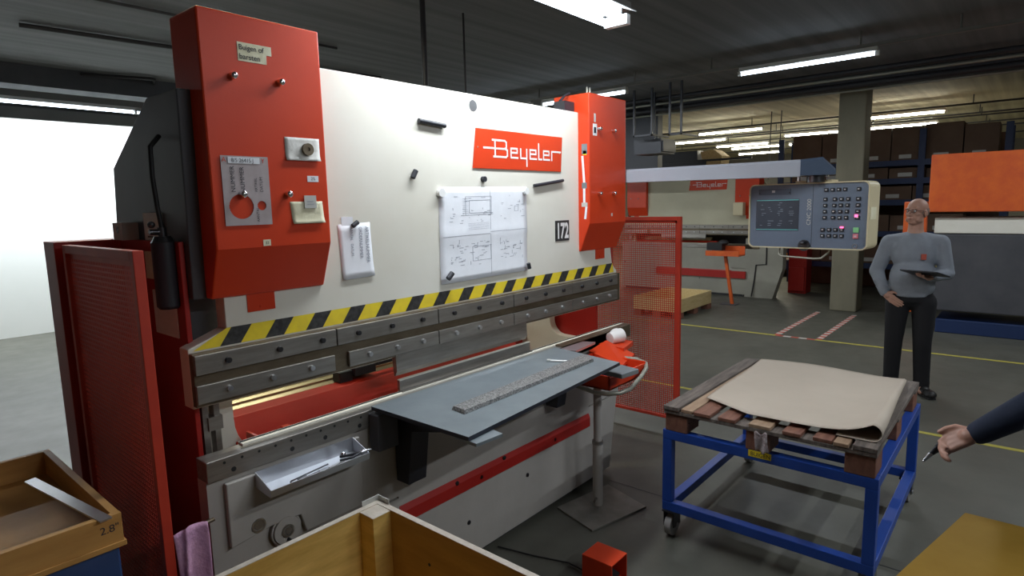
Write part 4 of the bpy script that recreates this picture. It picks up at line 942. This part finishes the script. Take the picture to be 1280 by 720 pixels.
m = MB(); m.box(1.48, 2.02, -.33, .0, 0, .88); solo(m, 'steel_bench', 'bluedark', 'dark bench under the brass plate at the bottom right', 'bench', (1.7, -.15, 0), bevel=.01)

# ------------------------------------------------------------------ background: pallet box, orange stand, racks, orange machine
pbx_ = thing('pallet_box', 'low wooden pallet box on the floor behind the right guard', 'pallet box', (9.2, 4.4, 0))
m = MB(); x0, x1, y0, y1 = 8.62, 9.82, 4.02, 4.82
m.box(x0, x1, y0, y0+.02, .11, .30); m.build('side_board', 'palewood', pbx_, .003)
m = MB(); m.box(x0, x1, y1-.02, y1, .11, .30); m.build('side_board', 'palewood', pbx_, .003)
m = MB(); m.box(x0, x0+.02, y0+.02, y1-.02, .11, .30); m.build('end_board', 'palewood', pbx_, .003)
m = MB(); m.box(x1-.02, x1, y0+.02, y1-.02, .11, .30); m.build('end_board', 'palewood', pbx_, .003)
m = MB(); m.box(x0-.003, x0+.04, y0-.003, y0, .10, .30); m.box(x0-.003, x0, y0-.003, y0+.04, .10, .30); m.build('corner_hinge', 'steelbright', pbx_)
m = MB(); m.box(x0, x1, y0, y1, .09, .11); m.build('deck', 'palewood', pbx_)
for i in range(3):
    for j in range(3): 
        m = MB(); m.box(x0+i*.53, x0+.14+i*.53, y0+j*.33, y0+.12+j*.33, 0, .09); m.build('block', 'redwood', pbx_)
os_ = thing('orange_stand', 'orange stand with a small tray in front of the rear press', 'stand', (10.35, 3.87, 0))
m = MB(); m.prism([(10.25, 3.78), (10.45, 3.78), (10.45, 4.05), (10.25, 4.05)], 2, 0, .012); m.build('floor_plate', 'darkgrey', os_)
m = MB(); m.hexa([(10.32, 3.84, .012), (10.37, 3.84, .012), (10.37, 3.89, .012), (10.32, 3.89, .012), (10.32, 3.98, .86), (10.37, 3.98, .86), (10.37, 4.03, .86), (10.32, 4.03, .86)]); m.build('post', 'orange', os_, .004)
m = MB(); m.box(10.2, 10.5, 3.72, 4.30, .84, .86); m.box(10.2, 10.22, 3.72, 4.30, .86, .93); m.box(10.48, 10.5, 3.72, 4.30, .86, 1.0); m.build('tray', 'orange', os_, .004)
m = MB(); m.box(10.3, 10.45, 4.05, 4.32, .93, 1.06); m.ball((10.37, 4.05, 1.06), .07, .09, .05); solo(m, 'black_bag', 'black', 'black bundle lying on the orange stand', 'bag', (10.37, 4.2, .93))
# racks
def rack(x, y0, y1, ztop, levels, bays, label, depth=.9):
    t = thing('storage_rack', label, 'rack', (x+depth/2, (y0+y1)/2, 0))
    for k in range(bays+1):
        y = y0+(y1-y0)*k/bays
        for xx in (x, x+depth-.06):
            m = MB(); m.box(xx, xx+.06, y-.05, y+.05, 0, ztop); m.build('upright', 'bluedark', t)
    for z in levels:
        m = MB(); m.box(x-.01, x+.03, y0, y1, z-.10, z); m.build('beam', 'bluedark', t)
        m = MB(); m.box(x+depth-.03, x+depth+.01, y0, y1, z-.10, z); m.build('beam', 'bluedark', t)
        m = MB(); m.box(x+.03, x+depth-.03, y0+.05, y1-.05, z-.02, z); m.build('shelf', 'brownboard', t)
    m = MB(); m.box(x+depth+.02, x+depth+.04, y0, y1, 0, ztop-.1); m.build('dark_backdrop', 'brownboard', t)  # added dark sheet, stands in for the unlit space behind
    return t
rack(13.0, .40, 3.95, 2.95, (.55, 1.15, 1.72, 2.10, 2.42), 3, 'tall blue storage rack with brown boxes behind the column')
rnd = random.Random(11)
for zi, (za, zb_) in enumerate(((2.42, 3.05), (2.10, 2.30), (1.72, 1.98), (1.15, 1.5), (.55, .95))):
    y = 3.75; cnt = 0; ordn = ('first', 'second', 'third', 'fourth', 'fifth', 'sixth', 'seventh', 'eighth')
    while y > .95:
        wd = rnd.uniform(.45, .60); y -= wd; m = MB(); zt_ = min(zb_, za+rnd.uniform(.8, 1)*(zb_-za)); m.box(13.08, 13.75, y, y+wd, za, zt_); m.slot(1)
        m.box(13.075, 13.08, y+wd*.35, y+wd*.75, za+.03, za+.10)
        lv = ('top', 'second', 'third', 'fourth', 'lowest')[zi]
        solo(m, 'storage_box', ['brownboard', 'cardlabel'], 'brown box with pale card, %s from left on the %s shelf of the rack' % (ordn[cnt], lv), 'box', (13.4, y+wd/2, za), 'brown boxes on the %s rack shelf' % lv, bevel=.004)
        y -= .02; cnt += 1
# low shelving seen below the console
t = rack(14.6, 3.3, 4.9, .95, (.28, .62, .95), 1, 'low dark shelf with an ochre edge seen under the console')
m = MB(); m.box(14.58, 14.60, 3.4, 4.8, .38, .56); solo(m, 'ochre_panel', 'brass', 'ochre panel across the low shelf under the console', 'panel', (14.59, 4.1, .38))
m = MB(); m.box(12.2, 12.55, 3.18, 3.5, 0, 1.5); m.box(12.15, 12.2, 3.2, 3.48, .05, .5); solo(m, 'red_cabinet', 'reddark', 'dark red cabinet just right of the rear press', 'cabinet', (12.4, 3.35, 0), bevel=.01)
# items high up behind machine 2
rk = thing('high_shelf', 'dark high steel shelf behind the rear press, above the grey arm', 'shelf', (12.9, 5.8, 0))
m = MB(); m.box(12.6, 13.2, 4.4, 8.2, 2.44, 2.52); m.box(12.6, 12.66, 4.4, 7.3, 2.60, 2.64); m.build('shelf_deck', 'blackpaint', rk)
for yy in (4.45, 6.3, 8.1):
    m = MB(); m.box(13.1, 13.18, yy-.04, yy+.04, 0, 2.44); m.build('post', 'blackpaint', rk)
m = MB(); m.box(12.65, 13.1, 5.55, 6.60, 2.64, 2.84); m.box(12.62, 13.1, 5.35, 6.6, 2.52, 2.64); solo(m, 'dark_crate', 'blackpaint', 'long dark crate on the high shelf above the grey arm', 'crate', (12.9, 6, 2.52), bevel=.005)
m = MB(); m.prism([(5.05, 2.52), (5.42, 2.52), (5.48, 2.80), (5.20, 2.84), (5.02, 2.70)], 0, 12.65, 13.1); solo(m, 'particle_board_block', 'osb', 'pale particle board block on the high shelf, right of the dark crate', 'block', (12.9, 5.2, 2.52))
# orange and cream machine at the right edge
om = thing('orange_machine', 'orange and cream machine behind the standing man, at the right edge', 'machine', (9.9, .6, 0))
m = MB(); m.box(9.5, 10.2, -.15, 1.05, 1.575, 2.30); m.build('orange_head', 'orange', om, .01)
m = MB(); m.box(9.55, 9.65, 1.06, 1.32, .25, 1.71); m.build('orange_column', 'orange', om, .01)
m = MB(); m.box(9.6, 10.2, -.10, .98, 1.30, 1.50); m.build('cream_body', 'cream', om, .01)
m = MB(); m.box(9.6, 10.2, -.10, .98, .30, 1.29); m.build('grey_body', 'darkgrey', om, .01)
m = MB(); m.box(9.62, 10.3, -.2, .90, 0, .18); m.build('blue_base', 'bluedark', om, .01)
for z in (1.02, .83): 
    m = MB(); m.box(9.58, 9.6, .78, .93, z, z+.08); m.build('yellow_sign', 'yellow', om)

# ------------------------------------------------------------------ people
def remesh(o, voxel, smooth=4, factor=.6):
    md = o.modifiers.new('merge', 'REMESH'); md.mode = 'VOXEL'; md.voxel_size = voxel; md.use_smooth_shade = True
    if smooth:
        ms = o.modifiers.new('soften', 'SMOOTH'); ms.iterations = smooth; ms.factor = factor
def finger(m, base, d, down, lens, r, curl):
    """one finger: three phalanges bending towards down"""
    p = Vector(base); d = Vector(d).normalized(); down = Vector(down).normalized(); a = 0.
    for k, l in enumerate(lens):
        a += curl[k]; q = p+(d*math.cos(a)+down*math.sin(a))*l; m.caps(p, q, r*(1-.08*k), r*(1-.08*(k+1))); p = q
def hand(m, wrist, d, across, palm, curl=(.35, .5, .4), thumb_side=1):
    """wrist position, finger direction, direction from index to little finger, palm normal"""
    wrist, d, across, palm = Vector(wrist), Vector(d).normalized(), Vector(across).normalized(), Vector(palm).normalized()
    m.caps(wrist, wrist+d*.03, .026, .028)
    for k in range(4):
        o_ = across*((k-1.5)*.020); b = wrist+d*.085+o_
        m.caps(wrist+d*.02+o_*.6, b, .015, .0115)
        L = (.040, .045, .042, .033)[k]
        finger(m, b, d, palm, (L, L*.62, L*.5), .0088, curl)
    tb0 = wrist+d*.025-across*.024
    p1 = tb0+(d*.6-across*.7+palm*.35).normalized()*.035; p2 = p1+(d*.85-across*.35+palm*.3).normalized()*.030; p3 = p2+(d-across*.05+palm*.3).normalized()*.024
    m.caps(tb0, p1, .014, .0115); m.caps(p1, p2, .0112, .010); m.caps(p2, p3, .010, .0085)

def person(loc, rotz, label, J, top_mat, leg_mat, glasses=True, head_yaw=0., head_pitch=0.):
    """local frame: +x is where the figure faces, +y its left, z up"""
    t = thing('person', label, 'person', loc, None, rotz)
    V = Vector
    m = MB()                                              # body: one continuous surface
    hc = V(J['head'])
    Rm = Matrix.Rotation(head_yaw, 3, 'Z') @ Matrix.Rotation(head_pitch, 3, 'Y')
    def H(x, y, z): return hc+Rm @ V((x, y, z))
    m.ball(H(-.012, 0, .035), .096, .076, .088, 24, 16, Rm)
    m.ball(H(.012, 0, -.035), .074, .064, .082, 20, 14, Rm)
    m.ball(H(.045, 0, -.088), .036, .034, .026, 16, 10, Rm)     # chin
    m.caps(H(.058, -.052, -.045)*1., H(.058, .052, -.045), .020, .020) if False else None
    for sg in (-1, 1):
        m.ball(H(.050, sg*.036, -.018), .028, .024, .022, 12, 8, Rm)   # cheekbone
        m.ball(H(-.005, sg*.080, -.010), .018, .010, .032, 12, 8, Rm)  # ear
        m.ball(H(.078, sg*.030, .028), .016, .024, .009, 12, 8, Rm)    # brow
        m.ball(H(.020, sg*.050, -.068), .042, .018, .024, 12, 8, Rm)   # jaw
    m.caps(H(.084, 0, .016), H(.108, 0, -.026), .009, .014); m.ball(H(.098, .011, -.030), .009); m.ball(H(.098, -.011, -.030), .009)
    m.ball(H(.080, 0, -.056), .016, .026, .007, 12, 8, Rm); m.ball(H(.078, 0, -.072), .015, .022, .008, 12, 8, Rm)
    m.caps(hc+V((-.02, 0, -.06)), V(J['neck']), .056, .062)
    m.caps(V(J['neck']), V(J['chest']), .065, .11); m.caps(V(J['chest']), V(J['pelvis']), .11, .11)
    for s_ in ('r', 'l'):
        sh, el, wr = V(J['sh_'+s_]), V(J['el_'+s_]), V(J['wr_'+s_])
        m.caps(V(J['chest'])+V((0, 0, .1)), sh, .06, .05); m.caps(sh, el, .048, .038); m.caps(el, wr, .038, .026)
        hd = J['hand_'+s_]; hand(m, wr, hd[0], hd[1], hd[2], hd[3])
        hp_, kn, an_ = V(J['hip_'+s_]), V(J['kn_'+s_]), V(J['an_'+s_])
        m.caps(V(J['pelvis']), hp_, .09, .08); m.caps(hp_, kn, .08, .05); m.caps(kn, an_, .05, .036); m.caps(an_, an_+V(J['toe'])*.08+V((0, 0, -.058)), .034, .022)
    body = m.build('body', 'skin', t); remesh(body, .0045, 3, .5)
    # sweater
    m = MB(); ch, pv, nk = V(J['chest']), V(J['pelvis']), V(J['neck'])
    m.ball(ch+V((0, 0, .02)), .135, .185, .19, 24, 16); m.ball((ch+pv)/2+V((.02, 0, -.02)), .145, .180, .20, 24, 16); m.ball(pv+V((.012, 0, .085)), .142, .178, .12, 24, 14)
    m.cyl(pv+V((.008, 0, .0)), pv+V((.012, 0, .10)), .14, .14, 24)
    m.caps(ch+V((0, 0, .13)), nk+V((-.012, 0, -.035)), .085, .064)
    for s_ in ('r', 'l'):
        sh, el, wr = V(J['sh_'+s_]), V(J['el_'+s_]), V(J['wr_'+s_])
        m.caps(ch+V((0, 0, .13)), sh, .085, .070); m.caps(sh, el, .074, .060); m.caps(el, wr-(wr-el).normalized()*.01, .062, .041); m.cyl(wr-(wr-el).normalized()*.03, wr+(wr-el).normalized()*.01, .042, .038, 16)
        for k in range(5):
            q = el.lerp(wr, .12+.16*k); m.ball(q+V((random.uniform(-.012, .012), random.uniform(-.012, .012), 0)), .058-.004*k, .058-.004*k, .026, 14, 8)
    sw = m.build('sweater', top_mat, t); remesh(sw, .010, 5, .5)
    # trousers
    m = MB(); m.ball(pv+V((0, 0, .0)), .125, .165, .13, 20, 12); m.cyl(pv+V((0, 0, -.05)), pv+V((0, 0, .06)), .13, .135, 20)
    for s_ in ('r', 'l'):
        hp_, kn, an_ = V(J['hip_'+s_]), V(J['kn_'+s_]), V(J['an_'+s_])
        m.caps(hp_, kn, .100, .074); m.caps(kn, an_+V((0, 0, .0)), .074, .064); m.cyl(an_+V((0, 0, -.045)), an_+V((0, 0, .03)), .066, .064, 16)
        for k in range(3): m.ball(an_.lerp(kn, .05+.13*k), .070-.002*k, .070-.002*k, .03, 14, 8)
        m.caps(pv, hp_, .12, .10)
    trs = m.build('trousers', leg_mat, t); remesh(trs, .011, 5, .5)
    for s_ in ('r', 'l'):
        an_ = V(J['an_'+s_]); td = V(J['toe_'+s_]).normalized(); sd = V((-td.y, td.x, 0))
        m = MB(); g = V((an_.x, an_.y, 0))
        m.ball(g-td*.035+V((0, 0, .050)), .055, .050, .050, 16, 10); m.ball(g+td*.06+V((0, 0, .042)), .055, .050, .042, 16, 10); m.ball(g+td*.150+V((0, 0, .038)), .068, .052, .038, 16, 10, Matrix.Rotation(math.atan2(td.y, td.x), 3, 'Z'))
        m.caps(g-td*.02+V((0, 0, .05)), g-td*.01+V((0, 0, .11)), .046, .048)
        o = m.build('shoe', 'shoe', t); remesh(o, .007, 3)
        so = MB(); q = [g-td*.085+sd*.038, g-td*.085-sd*.038, g+td*.10-sd*.050, g+td*.20-sd*.030, g+td*.20+sd*.030, g+td*.10+sd*.050]
        so.prism([(a.x, a.y) for a in q], 2, 0, .018); so.build('sole', 'black', o, .004)
    # face
    for sg in (-1, 1):
        m = MB(); m.ball(H(.076, sg*.031, .008), .010, .012, .009, 12, 8); m.slot(1); m.ball(H(.0845, sg*.031, .008), .003, .0055, .0055, 8, 6); m.build('eye', ['white', 'inkdark'], t)
    m = MB(); m.ball(H(.094, 0, -.062), .005, .022, .004, 12, 6, Rm); m.build('mouth', 'lip', t)
    if glasses:
        m = MB()
        for sg in (-1, 1):
            pts = [H(.098-.010*abs(math.cos(a))*0, sg*.034+.023*math.cos(a), .006+.015*math.sin(a)) for a in [2*math.pi*k/16 for k in range(17)]]; m.tube(pts, .0018, 6, False)
            m.tube([H(.098, sg*.057, .010), H(.05, sg*.080, .012), H(-.01, sg*.084, .006)], .0016, 6)
        m.tube([H(.098, -.011, .010), H(.101, 0, .013), H(.098, .011, .010)], .0016, 6); m.build('glasses', 'inkdark', t)
    # thin cropped hair at the sides and back
    m = MB(); m.ball(H(-.026, 0, .012), .090, .0795, .070, 24, 14, Rm); m.build('hair', 'hair', t)
    return t, H
M['hair'] = mat('cropped_grey_hair', (.30, .20, .16), .8, c2=(.24, .17, .14), scale=60)
J = dict(head=(.015, 0, 1.645), neck=(-.01, 0, 1.475), chest=(0, 0, 1.27), pelvis=(0, 0, .90),
         sh_r=(-.01, -.19, 1.375), el_r=(-.05, -.285, 1.11), wr_r=(.075, -.205, .915), sh_l=(-.01, .19, 1.375), el_l=(-.01, .25, 1.11), wr_l=(.20, .14, 1.09),
         hand_r=((.25, .62, -.45), (-.2, -.3, -.8), (-.5, .3, -.1), (.15, .3, .3)), hand_l=((.75, -.55, .05), (.3, .5, -.15), (0, .1, .95), (.2, .4, .5)),
         hip_r=(0, -.10, .84), kn_r=(.02, -.115, .47), an_r=(-.01, -.12, .09), hip_l=(0, .10, .84), kn_l=(.03, .105, .47), an_l=(0, .12, .09),
         toe=(1, 0, 0), toe_r=(1, -.25, 0), toe_l=(.9, .45, 0))
PX, PY, PR_ = 6.50, .80, R(180+6)
man, Hh = person((PX, PY, 0), PR_, 'bald man in a grey sweatshirt and black trousers holding a black tablet', J, 'sweater', 'trouser', True, R(-32), R(-4))
m = MB(); m.box(.128, .136, .055, .095, 1.235, 1.285); mm_ = m.build('red_badge', 'markred', man)
# tablet he holds
tab = thing('tablet', 'black tablet held flat by the man in the grey sweatshirt', 'tablet', (PX, PY, 0), None, PR_)
m = MB(); m.box(-.11, .11, -.15, .15, -.006, .006)
TM = Matrix.Translation((.30, .09, 1.135)) @ Matrix.Rotation(R(-25), 4, 'Z') @ Matrix.Rotation(R(-14), 4, 'Y')
m.build('tablet_body', 'blackpaint', tab, .004, xf=TM)
m = MB(); m.box(-.10, .10, -.14, .14, .0062, .0068); m.build('tablet_screen', 'screen', tab, xf=TM)

# second person, mostly past the right edge; only the hand with pliers is in the photo
J2 = dict(head=(.02, 0, 1.66), neck=(0, 0, 1.49), chest=(0, 0, 1.28), pelvis=(0, 0, .91),
          sh_r=(0, -.195, 1.42), el_r=(.04, -.27, 1.12), wr_r=(.25, -.235, .96), sh_l=(0, .195, 1.42), el_l=(-.02, .26, 1.12), wr_l=(.05, .25, .88),
          hand_r=((.8, .05, -.45), (-.1, .6, -.5), (-.2, .75, -.2), (.5, .9, .7)), hand_l=((.2, -.05, -.9), (-.8, .1, 0), (0, -.9, 0), (.3, .4, .4)),
          hip_r=(0, -.10, .85), kn_r=(.02, -.11, .47), an_r=(-.01, -.12, .09), hip_l=(0, .10, .85), kn_l=(.02, .11, .47), an_l=(-.01, .12, .09),
          toe=(1, 0, 0), toe_r=(1, -.2, 0), toe_l=(1, .2, 0))
W2 = Vector((2.605, .15, .93)); rz2 = R(100)
ca, sa = math.cos(rz2), math.sin(rz2); hx, hy = .30, -.232
P2 = (W2.x-(hx*ca-hy*sa), W2.y-(hx*sa+hy*ca), 0)
second, _h = person(P2, rz2, 'person in navy workwear at the right edge, a hand with pliers reaching in', J2, 'navy', 'navy', False, R(20), R(6))
pk = thing('pliers', 'grey pliers held in the hand at the right edge', 'pliers', (2.57, .23, .84))
m = MB(); m.tube([(2.625, .205, .905), (2.60, .215, .885), (2.58, .226, .868)], .006, 8); m.tube([(2.61, .195, .888), (2.598, .21, .875), (2.58, .226, .864)], .006, 8); m.build('grips', 'blackpaint', pk)
m = MB(); m.ball((2.578, .228, .864), .010, .010, .007); m.tube([(2.578, .228, .864), (2.558, .245, .842)], [.009, .004], 8); m.tube([(2.575, .228, .867), (2.552, .243, .850)], [.007, .003], 8); m.build('jaws', 'steelbright', pk)

# drop helper bookkeeping
for o in bpy.data.objects:
    if '_o' in o: del o['_o']
